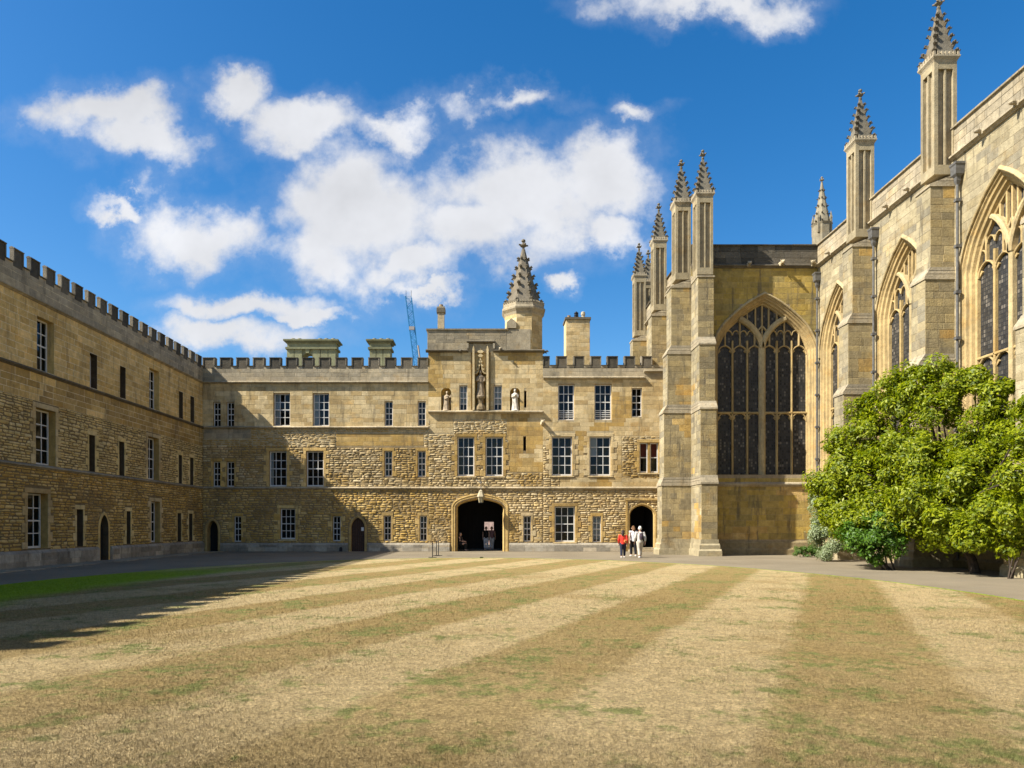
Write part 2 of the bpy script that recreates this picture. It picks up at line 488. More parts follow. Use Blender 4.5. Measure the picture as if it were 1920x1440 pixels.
    def emit(s, parent, mat_block=MS, mat_rub=MRUB, limit=296, name='stone'):
        s.l.sort(key=lambda t: -t[0])
        for k, vs, fs, col, rub, flip in s.l[:limit]:
            m = MB(); m.raw(vs, fs, col, flip)
            m.build(name, mat_rub if rub else mat_block, parent, smooth=rub)
        for rub in (False, True):
            m = MB()
            for k, vs, fs, col, r, flip in s.l[limit:]:
                if r == rub: m.raw(vs, fs, col, flip)
            if m.f:
                m.build('rubble_stonework' if rub else 'block_stonework', mat_rub if rub else mat_block, parent, smooth=rub, kind='stuff')

# ------------------------------------------------------------------ openings
T_AR = [0, .14, .287, .42, .553, .67, .78, .86, .917, .965, .99, 1]
D_AR = [0, .07, .15, .245, .357, .46, .57, .68, .786, .89, .955, 1]
def arch_drop(t): return float(np.interp(min(1, abs(t)), T_AR, D_AR))
def drop_pointed(t):                       # two-centred arch, rise = 1.25 half width
    t = min(1, abs(t))
    rr = 1.28; cx = rr - 1
    z = math.sqrt(max(0, rr * rr - (t + cx) ** 2)); z0 = math.sqrt(rr * rr - cx * cx)
    return 1 - z / z0
def drop_tudor(t):                         # four-centred gate arch
    return float(np.interp(min(1, abs(t)), [0, .25, .5, .7, .83, .92, .975, 1], [0, .12, .255, .40, .54, .69, .85, 1]))
def arch_pts(uc, hw, spring, rise, fn=arch_drop, n=14):
    ts = [-(math.sin(math.pi / 2 * k / n)) for k in range(n, -1, -1)]
    ts += [-t for t in ts[-2::-1]]
    return [(uc + hw * t, spring + rise * (1 - fn(t))) for t in ts]
def arch_slices(uc, hw, z0, spring, rise, fn, pad, step=0.14):
    out = [(uc - hw - pad, uc + hw + pad, z0, spring)]
    z = spring
    while z < spring + rise + pad:
        zz = z + step
        lo, hi = 0.0, 1.0
        for _ in range(20):
            m = (lo + hi) / 2
            if spring + rise * (1 - fn(m)) > z: lo = m
            else: hi = m
        out.append((uc - hw * lo - pad, uc + hw * lo + pad, z, zz))
        z = zz
    return out
def wall_cells(m, F, u0, u1, z0, z1, holes, col, d=0.0):
    us = sorted({u0, u1} | {x for h in holes for x in h[:2] if u0 < x < u1})
    zs = sorted({z0, z1} | {x for h in holes for x in h[2:4] if z0 < x < z1} | {x for x in ((4.36, 7.05, 8.35) if callable(col) else ()) if z0 < x < z1})
    for a, b in zip(us, us[1:]):
        for c, e in zip(zs, zs[1:]):
            mu, mz = (a + b) / 2, (c + e) / 2
            if any(h[0] < mu < h[1] and h[2] < mz < h[3] for h in holes): continue
            m.face([F.P(a, c, d), F.P(b, c, d), F.P(b, e, d), F.P(a, e, d)], col(mz) if callable(col) else col, F.flip)
def spandrel(m, F, pts, ztop, col, d=0.0):
    for (a, za), (b, zb) in zip(pts, pts[1:]):
        m.face([F.P(a, za, d), F.P(b, zb, d), F.P(b, ztop, d), F.P(a, ztop, d)], col, F.flip)
def reveal_rect(m, F, u0, u1, z0, z1, dep, col):
    for a, b in (((u0, z0), (u0, z1)), ((u0, z1), (u1, z1)), ((u1, z1), (u1, z0)), ((u1, z0), (u0, z0))):
        m.face([F.P(*a, 0), F.P(*a, -dep), F.P(*b, -dep), F.P(*b, 0)], col, F.flip)
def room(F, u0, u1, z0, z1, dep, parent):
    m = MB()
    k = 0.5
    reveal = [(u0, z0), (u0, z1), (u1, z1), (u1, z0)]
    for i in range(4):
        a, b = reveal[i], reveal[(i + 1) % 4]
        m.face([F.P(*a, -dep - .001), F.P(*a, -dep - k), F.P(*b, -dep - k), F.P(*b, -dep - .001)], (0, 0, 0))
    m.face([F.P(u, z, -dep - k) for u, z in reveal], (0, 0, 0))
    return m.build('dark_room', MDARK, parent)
def sash(F, u0, u1, z0, z1, cols, rows, parent, dep=0.22, curtain=None, fr=0.07, bar=0.042, lower=0, double=False):
    """painted timber sash in an opening of the wall: frame and glazing bars one mesh, every pane an object"""
    m = MB()
    d0, d1 = -dep - 0.06, -dep
    wc = (0.7, 0.7, 0.66)
    a, b, c, e = u0 + .012, u1 - .012, z0 + .012, z1 - .012
    m.fbox(F, a, a + fr, c, e, d0, d1, wc); m.fbox(F, b - fr, b, c, e, d0, d1, wc)
    m.fbox(F, a + fr, b - fr, e - fr, e, d0, d1 - .002, wc); m.fbox(F, a + fr, b - fr, c, c + fr * 1.3, d0, d1 - .002, wc)
    iu0, iu1, iz0, iz1 = a + fr, b - fr, c + fr * 1.3, e - fr
    mid = rows // 2
    us = [iu0 + (iu1 - iu0) * k / cols for k in range(cols + 1)]
    zs = [iz0 + (iz1 - iz0) * k / rows for k in range(rows + 1)]
    for k in range(1, cols): m.fbox(F, us[k] - bar / 2, us[k] + bar / 2, iz0, iz1, d0 + .01, d1 - .012, wc)
    for k in range(1, rows):
        hb = bar * (1.5 if k == mid else 1.0) / 2
        m.fbox(F, iu0, iu1, zs[k] - hb, zs[k] + hb, d0 + .008, d1 - (.006 if k == mid else .014), wc)
    if lower:                                # safety bars across the lowest panes
        for q in range(1, lower + 1):
            zz = iz0 + (zs[1] - iz0) * q / (lower + 1)
            m.fbox(F, iu0, iu1, zz - .022, zz + .022, d1 - .005, d1 + .012, wc)
    w = m.build('window', MWHITE, parent)
    room(F, u0, u1, z0, z1, dep + .07, w)
    for i in range(cols):
        for j in range(rows):
            p = MB()
            t1, t2, t3 = (rnd.uniform(-.006, .006) for _ in range(3))
            q = [(us[i], zs[j], t1 - t2), (us[i + 1], zs[j], t1 + t2), (us[i + 1], zs[j + 1], -t1 + t3), (us[i], zs[j + 1], -t1 - t3)]
            p.raw([F.P(u, z, d0 + .03 + t) for u, z, t in q], [(0, 1, 2, 3)], (0, 0, 0), F.flip)
            p.build('pane', MGLASS, w)
    if curtain:
        for (fa, fb, ga, gb, mt, nm) in curtain:
            p = MB()
            ua, ub = u0 + (u1 - u0) * fa, u0 + (u1 - u0) * fb
            za, zb = z0 + (z1 - z0) * ga, z0 + (z1 - z0) * gb
            n = max(2, int((ub - ua) / 0.05))
            for k in range(n):
                x0, x1 = ua + (ub - ua) * k / n, ua + (ub - ua) * (k + 1) / n
                e0, e1 = (.02 if k % 2 else 0), (0 if k % 2 else .02)
                if nm == 'blind': e0 = e1 = 0
                p.face([F.P(x0, za, d0 - .07 + e0), F.P(x1, za, d0 - .07 + e1), F.P(x1, zb, d0 - .07 + e1), F.P(x0, zb, d0 - .07 + e0)], (0, 0, 0), F.flip)
            p.build(nm, mt, w)
    return w
def jambs(S, F, u0, u1, z0, z1, holes, pal='ochre', head=True, mg=0.16, lg=0.34, sill=False):
    """dressed stones round an opening, alternately long and short"""
    z = z0; k = rnd.randint(0, 1)
    while z < z1 - 0.05:
        h = rnd.uniform(0.26, 0.42)
        if z + h > z1 - 0.15: h = z1 - z
        for sd in (0, 1):
            w = (lg if (k + sd) % 2 else mg) * rnd.uniform(0.85, 1.2)
            a, b = (u0 - w, u0 - .001) if sd == 0 else (u1 + .001, u1 + w)
            S.block(F, a, b, z, z + h, 0.022 + rnd.uniform(0, .008), pick(pal, a, z), j=0.004)
            holes.append((a, b, z, z + h))
        z += h; k += 1
    if head:
        w = mg * 1.1
        S.block(F, u0 - w, u1 + w, z1 + .001, z1 + 0.21, 0.026, pick(pal, u0, z1), j=0.004)
        holes.append((u0 - w, u1 + w, z1, z1 + 0.21))
def string_course(F, u0, u1, z, parent, col, p=0.16, h=0.15, name='string_course', mat=None):
    """moulded course: sloped top, hollow under"""
    m = MB()
    prof = [(-.02, z + h * .55), (p, z + h * .02), (p, z - h * .28), (p * .55, z - h * .5), (p * .3, z - h * .75), (-.02, z - h * .8)]
    n = max(1, int((u1 - u0) / 1.1))
    for k in range(n):
        a, b = u0 + (u1 - u0) * k / n, u0 + (u1 - u0) * (k + 1) / n
        c = rnd.uniform(.85, 1.12); j = rnd.uniform(-.004, .004)
        m.side_prism(F, [(x + j, y + j) for x, y in prof], a, b - .004, tuple(v * c for v in col))
    return m.build(name, mat or MGREY, parent)
def merlons(F, lefts, w, gapz, topz, thick, parent, zbase, cols='black'):
    """crenellated parapet: moulded merlons with returned copings, low copings in the gaps"""
    for a in lefts:
        m = MB()
        c = rnd.choice(PAL[cols])
        j = rnd.uniform(-.01, .01)
        m.fbox(F, a + j, a + w + j, gapz - .22, topz - .07, -thick, 0.012, c)
        o = m.build('merlon', MBLK, parent)
        m = MB()
        c2 = tuple(v * 1.7 for v in c)
        for x in (a - .03 + j, a + w - .035 + j): m.fbox(F, x, x + .065, gapz - .02, topz - .07, -thick - .03, .05, c2)
        prof = [(-thick - .05, topz - .075), (.065, topz - .075), (.075, topz - .035), (-thick / 2, topz + .02), (-thick - .05, topz - .02)]
        m.side_prism(F, prof, a - .035 + j, a + w + .035 + j, c2)
        m.build('coping', MGREY, o)
def low_coping(F, a, b, z, thick, parent, col):
    m = MB()
    prof = [(-thick - .05, z - .075), (.065, z - .075), (.075, z - .035), (-thick / 2, z + .02), (-thick - .05, z - .02)]
    m.side_prism(F, prof, a, b, col)
    m.build('gap_coping', MGREY, parent)
# ------------------------------------------------------------------ the setting: ground, paths, lawn
YF = 47.9                       # far range
SF = YF / FPX                   # metres per photo pixel on it
XL = -542 * SF                  # left range
KC = 1.084                      # the chapel stands this much farther off than its first estimate
YA = 39.3 * KC                       # antechapel east wall
SA = YA / FPX
XN = 611 * SA                   # nave wall
XS = 10.97 * KC                      # antechapel south wall
def fx(x): return (x - CX) * SF
def fz(y): return CAMZ + (CY - y) * SF
def ax_(x): return (x - CX) * SA
def az(y): return CAMZ + (CY - y) * SA
def ly(x): return -XL * FPX / (CX - x)
FL = Frame((XL, 0, 0), (0, 1, 0), (1, 0, 0))
FF = Frame((0, YF, 0), (1, 0, 0), (0, -1, 0))
FA = Frame((0, YA, 0), (1, 0, 0), (0, -1, 0))
FN = Frame((XN, 0, 0), (0, 1, 0), (-1, 0, 0))
FS = Frame((XS, 0, 0), (0, 1, 0), (-1, 0, 0))

def ground_mat():
    m, nt, b, o = mat_new('earth')
    t = NT(nt); p = t.pos()
    c = t.mix(t.noise(p, 0.4, 5), (0.12, 0.10, 0.07, 1), (0.20, 0.17, 0.12, 1))
    nt.links.new(c, b.inputs['Base Color']); b.inputs['Roughness'].default_value = 0.95
    return m
def path_mat():
    m, nt, b, o = mat_new('path_gravel')
    t = NT(nt); p = t.pos()
    x = t.n('ShaderNodeSeparateXYZ', {0: p}).outputs[0]
    base = t.mix(t.mapr(t.noise(p, 0.35, 5, 0.6), .35, .65, 0, 1), (0.165, 0.132, 0.08, 1), (0.215, 0.175, 0.11, 1))
    f = t.mapr(t.noise(p, 55.0, 3, 0.7), .25, .75, .7, 1.3)
    base = t.mix(1.0, base, t.n('ShaderNodeCombineColor', {0: f, 1: f, 2: f}).outputs[0], 'MULTIPLY')
    base = t.mix(t.math('MULTIPLY', t.mapr(t.noise(t.scl(p, (.5, 2.5, 1)), 0.7, 5, .6), .55, .72, 0, 1, True), .45), base, (0.13, 0.115, 0.09, 1))
    nt.links.new(base, b.inputs['Base Color']); b.inputs['Roughness'].default_value = 0.92
    bp = t.n('ShaderNodeBump', {'Strength': 0.5, 'Distance': 0.02, 'Height': t.noise(p, 70.0, 3, .7)})
    nt.links.new(bp.outputs[0], b.inputs['Normal'])
    return m
LCX, LCY, LA, LB = -1.0, 19.0, 13.3, 18.7
def lawn_mat():
    """parched mown lawn: two straw tones in mowing stripes, surviving green patches, green rim under the shaded wall"""
    m, nt, b, o = mat_new('parched_lawn')
    t = NT(nt); p = t.pos()
    s = t.n('ShaderNodeSeparateXYZ', {0: p})
    X, Y = s.outputs[0], s.outputs[1]
    wob = t.math('MULTIPLY_ADD', t.noise(p, 1.1, 5, .65), 0.5, -0.25)
    wob = t.math('ADD', wob, t.math('MULTIPLY_ADD', t.noise(p, 9.0, 4, .7), 0.36, -0.18))
    k = t.math('ADD', t.math('SUBTRACT', X, t.math('MULTIPLY', Y, 0.465)), 0.5)
    k = t.math('DIVIDE', t.math('ADD', k, wob), 2.0)
    tri = t.math('PINGPONG', k, 1.0)                 # 0..1..0 over two stripes
    st = t.mapr(t.math('SINE', t.math('MULTIPLY', k, math.pi)), -0.28, 0.28, 0, 1, True)
    straw = t.mix(t.noise(p, 2.2, 6, .7), (0.44, 0.33, 0.155, 1), (0.60, 0.46, 0.24, 1))
    dark = t.mix(t.noise(p, 1.7, 6, .7), (0.30, 0.208, 0.075, 1), (0.40, 0.285, 0.112, 1))
    far = t.mapr(Y, 4.0, 13.0, 0.5, 0.95)            # stripe contrast drops towards the near edge
    c = t.mix(t.math('MULTIPLY', st, far), straw, dark)
    # warm worn patches
    c = t.mix(t.math('MULTIPLY', t.mapr(t.noise(p, 0.33, 4, .6), .5, .66, 0, 1, True), .55), c, (0.34, 0.235, 0.085, 1))
    # green survivors
    g = t.noise(t.scl(p, (1.0, 1.0, 1)), 0.85, 7, .68)
    g2 = t.noise(p, 5.5, 5, .65)
    gm = t.mapr(t.math('ADD', t.math('MULTIPLY_ADD', st, .022, t.math('MULTIPLY', g, .62)), t.math('MULTIPLY', g2, .38)), .515, .615, 0, 0.8, True)
    c = t.mix(gm, c, (0.19, 0.225, 0.06, 1))
    # green along the foot of the left range, where the lawn never dried out, and a thin rim all round
    dx = t.math('DIVIDE', t.math('SUBTRACT', X, LCX), LA)
    dy = t.math('DIVIDE', t.math('SUBTRACT', Y, LCY), LB)
    rr = t.math('SQRT', t.math('ADD', t.math('MULTIPLY', dx, dx), t.math('MULTIPLY', dy, dy)))
    rim = t.mapr(t.math('ADD', rr, t.math('MULTIPLY', wob, 0.02)), .984, .995, 0, 0.85, True)
    lw = t.math('ADD', rr, t.math('MULTIPLY_ADD', t.noise(p, .5, 4, .6), 0.12, -.06))
    left = t.math('MULTIPLY', t.mapr(lw, .70, .80, 0, 1, True), t.mapr(X, -6.0, -9.0, 0, 1, True))
    left = t.math('MULTIPLY', left, t.mapr(Y, 24.0, 31.0, 1, 0.1, True))
    c = t.mix(t.math('MAXIMUM', rim, left), c, t.mix(t.noise(p, 3.0, 4), (0.20, 0.32, 0.010, 1), (0.32, 0.45, 0.015, 1)))
    f = t.mapr(t.noise(t.scl(p, (1, 1, .3)), 26.0, 6, .8), .36, .64, .55, 1.45)
    c = t.mix(1.0, c, t.n('ShaderNodeCombineColor', {0: f, 1: f, 2: f}).outputs[0], 'MULTIPLY')
    f = t.mapr(t.noise(p, 6.0, 5, .7), .36, .64, .84, 1.16)
    c = t.mix(1.0, c, t.n('ShaderNodeCombineColor', {0: f, 1: f, 2: f}).outputs[0], 'MULTIPLY')
    nt.links.new(c, b.inputs['Base Color']); b.inputs['Roughness'].default_value = 0.9
    b.inputs['Specular IOR Level'].default_value = 0.15
    h = t.math('ADD', t.noise(p, 30.0, 5, .75), t.math('MULTIPLY', t.noise(p, 120.0, 3, .7), .5))
    bp = t.n('ShaderNodeBump', {'Strength': 1.0, 'Distance': 0.05, 'Height': h})
    nt.links.new(bp.outputs[0], b.inputs['Normal'])
    return m
m = MB(); S_ = 900
m.face([(-S_, -S_, -.03), (S_, -S_, -.03), (S_, S_, -.03), (-S_, S_, -.03)])
m.build('ground', ground_mat(), kind='structure')
m = MB()
m.face([(XL - 1, -25, 0), (XN + 1.2, -25, 0), (XN + 1.2, YF + 30, 0), (XL - 1, YF + 30, 0)])
MPATH = path_mat()
path = m.build('path', MPATH, kind='structure')
# lawn: slightly domed sheet with a cut turf edge
MLAWN = lawn_mat()
m = MB()
rings, seg = 26, 120
vs, fs = [(LCX, LCY, 0.03)], []
for i in range(1, rings + 1):
    r = (i / rings)
    for k in range(seg):
        a = 2 * math.pi * k / seg
        wob = 1 + (0.0015 * math.sin(k * 7.3) if i == rings else 0)
        z = 0.03 + 0.012 * mnoise.noise(Vector((r * math.cos(a) * 5, r * math.sin(a) * 7, 1.0)))
        vs.append((LCX + LA * r * wob * math.cos(a), LCY + LB * r * wob * math.sin(a), z))
for k in range(seg):
    vs.append((LCX + LA * 1.002 * math.cos(2 * math.pi * k / seg), LCY + LB * 1.002 * math.sin(2 * math.pi * k / seg), -0.01))
for k in range(seg): fs.append((0, 1 + k, 1 + (k + 1) % seg))
for i in range(rings):
    a, b = 1 + i * seg, 1 + (i + 1) * seg
    for k in range(seg): fs.append((a + k, b + k, b + (k + 1) % seg, a + (k + 1) % seg))
m.raw(vs, fs, (.4, .3, .2))
lawn = m.build('lawn', MLAWN, kind='structure')
# grass blades on the part of the lawn where blades can be seen
rg = np.random.default_rng(3)
NB = 560000
yb = 4.2 / (1 - rg.random(NB) * (1 - 4.2 / 26.0))            # density falls off with the square of the distance
xb = (rg.random(NB) * 2 - 1) * 0.80 * yb + 0.02 * yb
ok = ((xb - LCX) / LA) ** 2 + ((yb - LCY) / LB) ** 2 < 0.995
xb, yb = xb[ok], yb[ok]
nb = len(xb)
ang = rg.random(nb) * 2 * np.pi
hgt = (0.007 + 0.019 * rg.random(nb) ** 1.5) * np.clip(yb / 9, 1, 1.8)
wid = (0.0014 + 0.0016 * rg.random(nb)) * np.clip(yb / 6, 1, 2.4)
lean = (0.15 + rg.random(nb) * 1.5) * hgt
la = rg.random(nb) * 2 * np.pi
z0 = 0.022
V = np.zeros((nb, 3, 3), dtype=np.float32)
V[:, 0] = np.stack([xb - np.cos(ang) * wid, yb - np.sin(ang) * wid, np.full(nb, z0)], 1)
V[:, 1] = np.stack([xb + np.cos(ang) * wid, yb + np.sin(ang) * wid, np.full(nb, z0)], 1)
V[:, 2] = np.stack([xb + np.cos(la) * lean, yb + np.sin(la) * lean, z0 + 0.01 + hgt], 1)
me = bpy.data.meshes.new('lawn_grass')
me.vertices.add(nb * 3); me.loops.add(nb * 3); me.polygons.add(nb)
me.vertices.foreach_set('co', V.ravel())
me.loops.foreach_set('vertex_index', np.arange(nb * 3, dtype=np.int32))
me.polygons.foreach_set('loop_start', np.arange(0, nb * 3, 3, dtype=np.int32))
me.update()
me.materials.append(MLAWN)
tag(link('lawn_grass', me, None, 'stuff'), 'short dry straw coloured grass blades of the parched lawn', 'grass')
# flagstones along the foot of the left range
y = 22.0
while y < YF - 0.6:
    w = rnd.uniform(0.7, 1.2)
    x = XL + 0.16
    for k in range(2):
        ww = rnd.uniform(0.55, 0.75)
        m = MB()
        c = rnd.choice(PAL['grey'])
        m.box(x + .01, x + ww - .01, y + .01 + k * .2, y + w - .01 + k * .2, -0.02, 0.018 + rnd.uniform(0, .006), c)
        m.build('flagstone', MGREY, path)
        x += ww
    y += w

# ------------------------------------------------------------------ left range
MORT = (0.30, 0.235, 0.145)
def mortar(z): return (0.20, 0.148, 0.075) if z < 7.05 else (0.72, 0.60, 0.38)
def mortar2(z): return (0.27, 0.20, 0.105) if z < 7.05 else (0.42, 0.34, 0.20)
LW = thing('stone_range', 'three storey rubble and ashlar college range in shade with crenellated parapet', 'building', (XL, 30, 0))
holesL, S = [], Stones()
Zs1, Zs2, Zs3, ZTOP = fz(914.5), fz(801), fz(716.5), fz(669.5)
ZGAP = fz(685)
openL = []
def addL(x0, x1, za, zb, big):
    openL.append((ly(x0), ly(x1), za, zb, big))
for x0, x1, b in ((69.4, 101.4, 1), (168.6, 182, 0), (225, 235.6, 0), (280, 298.6, 1), (335.6, 343, 0), (357, 364, 0)):
    addL(x0, x1, Zs2 + .09, 10.7 if b else 10.08, b)
for x0, x1, b in ((66.7, 104, 1), (166.7, 177.8, 0), (223, 232.8, 0), (277.2, 297.8, 1), (334.7, 341, 0), (356, 362.5, 0)):
    addL(x0, x1, Zs1 + .09, 6.78 if b else 6.12, b)
for x0, x1, b in ((51.4, 89.4, 1), (143.6, 155.6, 0), (237, 244.4, 0), (282.8, 300, 1), (332.5, 339.4, 0), (354, 360.6, 0)):
    addL(x0, x1, .76, 3.12 if b else 2.5, b)
dY0, dY1 = ly(187), ly(202.5)
dc, dh = (dY0 + dY1) / 2, (dY1 - dY0) / 2
wallcol = MORT
m = MB()
hb = [(a, b, c, e) for a, b, c, e, k in openL] + [(dc - dh, dc + dh, 0, 2.3)]
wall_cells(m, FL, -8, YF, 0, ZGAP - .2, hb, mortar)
ap = arch_pts(dc, dh, 1.55, .72, drop_pointed, 8)
spandrel(m, FL, ap, 2.3, MORT)
m.sweep(FL, [(dc - dh, 0)] + ap + [(dc + dh, 0)], [(0, 0.03), (0, -.3)], (.10, .07, .04))
# body of the building behind the wall face
m.fbox(FL, -8, YF + 7, 0, ZGAP - .3, -9, -1.0, MORT)
m.fbox(FL, -8, YF, ZGAP - .35, ZGAP - .2, -1.0, -.001, MORT)
m.face([FL.P(-8, 0, 0), FL.P(-8, 0, -1), FL.P(-8, ZGAP - .3, -1), FL.P(-8, ZGAP - .3, 0)])
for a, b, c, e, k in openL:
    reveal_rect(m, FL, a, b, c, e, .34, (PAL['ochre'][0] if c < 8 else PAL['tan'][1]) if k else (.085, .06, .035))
wallL = m.build('wall', MS, LW)
U0 = 23.0
for a, b, c, e, k in openL:
    if e < 8: jambs(S, FL, a, b, c, e, holesL, 'cream' if not k else 'ashlar', mg=.13 if not k else .18, lg=.30 if not k else .34)
    holesL.append((a, b, c, e))
holesL += arch_slices(dc, dh, 0, 1.55, .72, drop_pointed, .14)
S.fill(FL, U0, YF, .68, Zs1 - .1, holesL, 'rubble', 'brown', .05)
S.fill(FL, U0, YF, Zs1 + .06, 7.05, holesL, 'rubble', 'cream')
S.fill(FL, U0, YF, 7.05, Zs2 - .08, holesL, 'ashlar', 'tan', .55, hr=(.26, .33), jt=.010)
S.fill(FL, U0, YF, Zs2 + .06, Zs3 - .08, holesL, 'ashlar', 'tan', .0, hr=(.27, .31), jt=.011)
S.fill(FL, U0, YF, Zs3 + .06, ZGAP - .2, [], 'ashlar', 'grey', hr=(.28, .34))
S.emit(wallL)
m = MB()
m.sweep(FL, [(dc - dh - .0, 0)] + ap + [(dc + dh, 0)], [(-.001, .03), (.10, .05), (.15, .02), (.15, -.02)], PAL['tan'][0])
m.build('door_surround', MS, LW)
m = MB(); m.face([FL.P(dc - dh, 0, -.3), FL.P(dc + dh, 0, -.3), FL.P(dc + dh, 2.3, -.3), FL.P(dc - dh, 2.3, -.3)], (0, 0, 0))
for k in range(5):
    a = dc - dh + 2 * dh * k / 5
    m.fbox(FL, a + .01, a + 2 * dh / 5 - .01, 0, 2.28, -.3, -.27, (0, 0, 0))
m.build('door', MDARK, LW)
for a, b, c, e, k in openL:
    if a < 20: continue
    if k: sash(FL, a, b, c, e, 3, 4, LW, dep=.30)
    else: sash(FL, a, b, c, e, 2, 4, LW, dep=.30, fr=.05, bar=.035)
string_course(FL, -8, YF, Zs1, LW, PAL['grey'][2], .13)
string_course(FL, -8, YF, Zs2, LW, PAL['black'][3], .14)
string_course(FL, -8, YF, Zs3, LW, PAL['grey'][0], .15)
def plinth(F, segs, zt, parent, p=.13, pal='plinth'):
    S2 = Stones(); mm = MB()
    for a, b in segs:
        mm.side_prism(F, [(-.02, -.05), (p, -.05), (p, zt - .12), (p * .3, zt), (-.02, zt + .0)], a, b, PAL[pal][0])
    o = mm.build('plinth', MGREY, parent)
    for a, b in segs:
        S2.fill(F, max(a, U0 if F is FL else a), b, .0, zt - .13, [], 'ashlar', pal, d=p, hr=(.24, .3), wr=(.55, 1.3))
    S2.emit(o, MGREY, MGREY, 60)
    return o
plinth(FL, [(-8, dc - dh - .2), (dc + dh + .2, YF - .12)], .70, LW)
ml = []
p0 = ly(24.4)
k = -22
pitch = 1.0648
while p0 + pitch * k + .66 < YF - .05:
    ml.append(p0 + pitch * k); k += 1
merlons(FL, ml, .575, ZGAP, ZTOP, .09, LW, ZGAP - .3)
for a in ml: low_coping(FL, a + .575 + .055, a + pitch - .055, ZGAP, .09, LW, tuple(v * 2.1 for v in rnd.choice(PAL['black'])))
m = MB(); m.fbox(FL, -8, YF, ZGAP - .21, ZGAP - .07, -.42, .006, PAL['grey'][1]); m.build('parapet', MGREY, LW)

# ------------------------------------------------------------------ far range, between the left range and the gate tower
ZP = fz(1018)
XT0, XT1 = fx(803), fx(1018)
FR = thing('stone_range', 'sunlit far range with battlements between shaded range and gate tower', 'building', (-11, YF + 1, 0))
def rect(x0, x1, y0, y1): return (fx(x0), fx(x1), fz(y1), fz(y0))
z3 = lambda a, b, c, d: rect(360 + a / 4.174, 360 + b / 4.174, 620 + c / 4.174, 620 + d / 4.174)
z4 = lambda a, b, c, d: rect(360 + a / 4.174, 360 + b / 4.174, 800 + c / 4.174, 800 + d / 4.174)
z5 = lambda a, b, c, d: rect(780 + a / 5.143, 780 + b / 5.143, 560 + c / 5.143, 560 + d / 5.143)
z6 = lambda a, b, c, d: rect(780 + a / 5.54, 780 + b / 5.54, 800 + c / 5.54, 800 + d / 5.54)
z7 = lambda a, b, c, d: rect(980 + a / 5.143, 980 + b / 5.143, 560 + c / 5.143, 560 + d / 5.143)
z8 = lambda a, b, c, d: rect(980 + a / 5.54, 980 + b / 5.54, 800 + c / 5.54, 800 + d / 5.54)
CL = [(0.0, .32, 0, 1, MCURT, 'curtain')]
def ranged(parent, u0, u1, wins, doors, zones, bandh, depth=7.0, top=None, patches=(), extra_holes=(), z_lo=0.0, inner=None):
    """one range of the far facade: wall, stones, reveals, windows"""
    S = Stones(); holes = []; m = MB()
    top = top or ZGAP - .2
    hb = [w[0] for w in wins] + [(d[0] - d[1], d[0] + d[1], 0, d[2] + d[3]) for d in doors] + list(extra_holes)
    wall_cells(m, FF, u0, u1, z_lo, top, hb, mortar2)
    for d in doors:
        apts = arch_pts(d[0], d[1], d[2], d[3], d[4], 10)
        spandrel(m, FF, apts, d[2] + d[3], MORT)
        m.sweep(FF, [(d[0] - d[1], 0)] + apts + [(d[0] + d[1], 0)], [(0, 0.02), (0, -d[5])], PAL['ochre'][2])
        holes += arch_slices(d[0], d[1], 0, d[2], d[3], d[4], d[6])
    for w in wins:
        (a, b, c, e), kind = w[0], w[1]
        reveal_rect(m, FF, a, b, c, e, .26 if kind != 'slit' else .5, PAL['ochre'][2])
        if kind == 'slit': m.face([FF.P(a, c, -.5), FF.P(b, c, -.5), FF.P(b, e, -.5), FF.P(a, e, -.5)], (.01, .01, .01))
        if w[2]: jambs(S, FF, a, b, c, e, holes, w[2], mg=.12 if kind in ('n', 'slit') else .17, lg=.27 if kind in ('n', 'slit') else .36)
        holes.append((a, b, c, e))
    holes += list(extra_holes)
    m.fbox(FF, u0, u1, 0, top - .1, -depth, -.95, MORT) if not inner else None
    if inner:
        for a, b, c, e in inner: m.fbox(FF, a, b, c, e, -depth, -.95, MORT)
    m.fbox(FF, u0, u1, top - .12, top, -.95, -.001, MORT)
    o = m.build('wall', MS, parent)
    for (a, b, c, e, style, pal, och) in patches:
        S.fill(FF, a, b, c, e, holes, style, pal, och)
    ph = holes + [p[:4] for p in patches]
    for (c, e, style, pal, och) in zones:
        S.fill(FF, u0, u1, c, e, ph, style, pal, och)
    S.emit(o)
    for w in wins:
        (a, b, c, e), kind = w[0], w[1]
        if kind == 'slit': continue
        kw = w[3] if len(w) > 3 else {}
        if kind == 'n': sash(FF, a, b, c, e, 2, 4, parent, dep=.16, fr=.05, bar=.042, **kw)
        elif kind == 'd':
            mu = (a + b) / 2
            mm = MB(); mm.fbox(FF, mu - .07, mu + .07, c, e, -.25, -.04, PAL['ochre'][1]); mm.build('mullion', MS, parent)
            sash(FF, a, mu - .07, c, e, 1, 2, parent, dep=.14, **kw); sash(FF, mu + .07, b, c, e, 1, 2, parent, dep=.14, **kw)
        else: sash(FF, a, b, c, e, 3, 4, parent, dep=.19, **kw)
        if e < 8 and kind in ('b', 'd'):
            mm = MB(); mm.side_prism(FF, [(-.2, c - .1), (.07, c - .1), (.07, c - .03), (-.2, c + .01)], a - .12, b + .12, PAL['ashlar'][1]); mm.build('sill', MS, parent)
    return o
def dr(z, a, b, apex, bot, spring):            # door: centre, half width, spring, rise
    r = z(a, b, apex, bot); s = z(a, b, spring, bot)
    return ((r[0] + r[1]) / 2, (r[1] - r[0]) / 2, s[3], r[3] - s[3])
d1 = dr(z4, 117, 203, 735, 978, 812); d2 = dr(z4, 1245, 1350, 712, 975, 795)
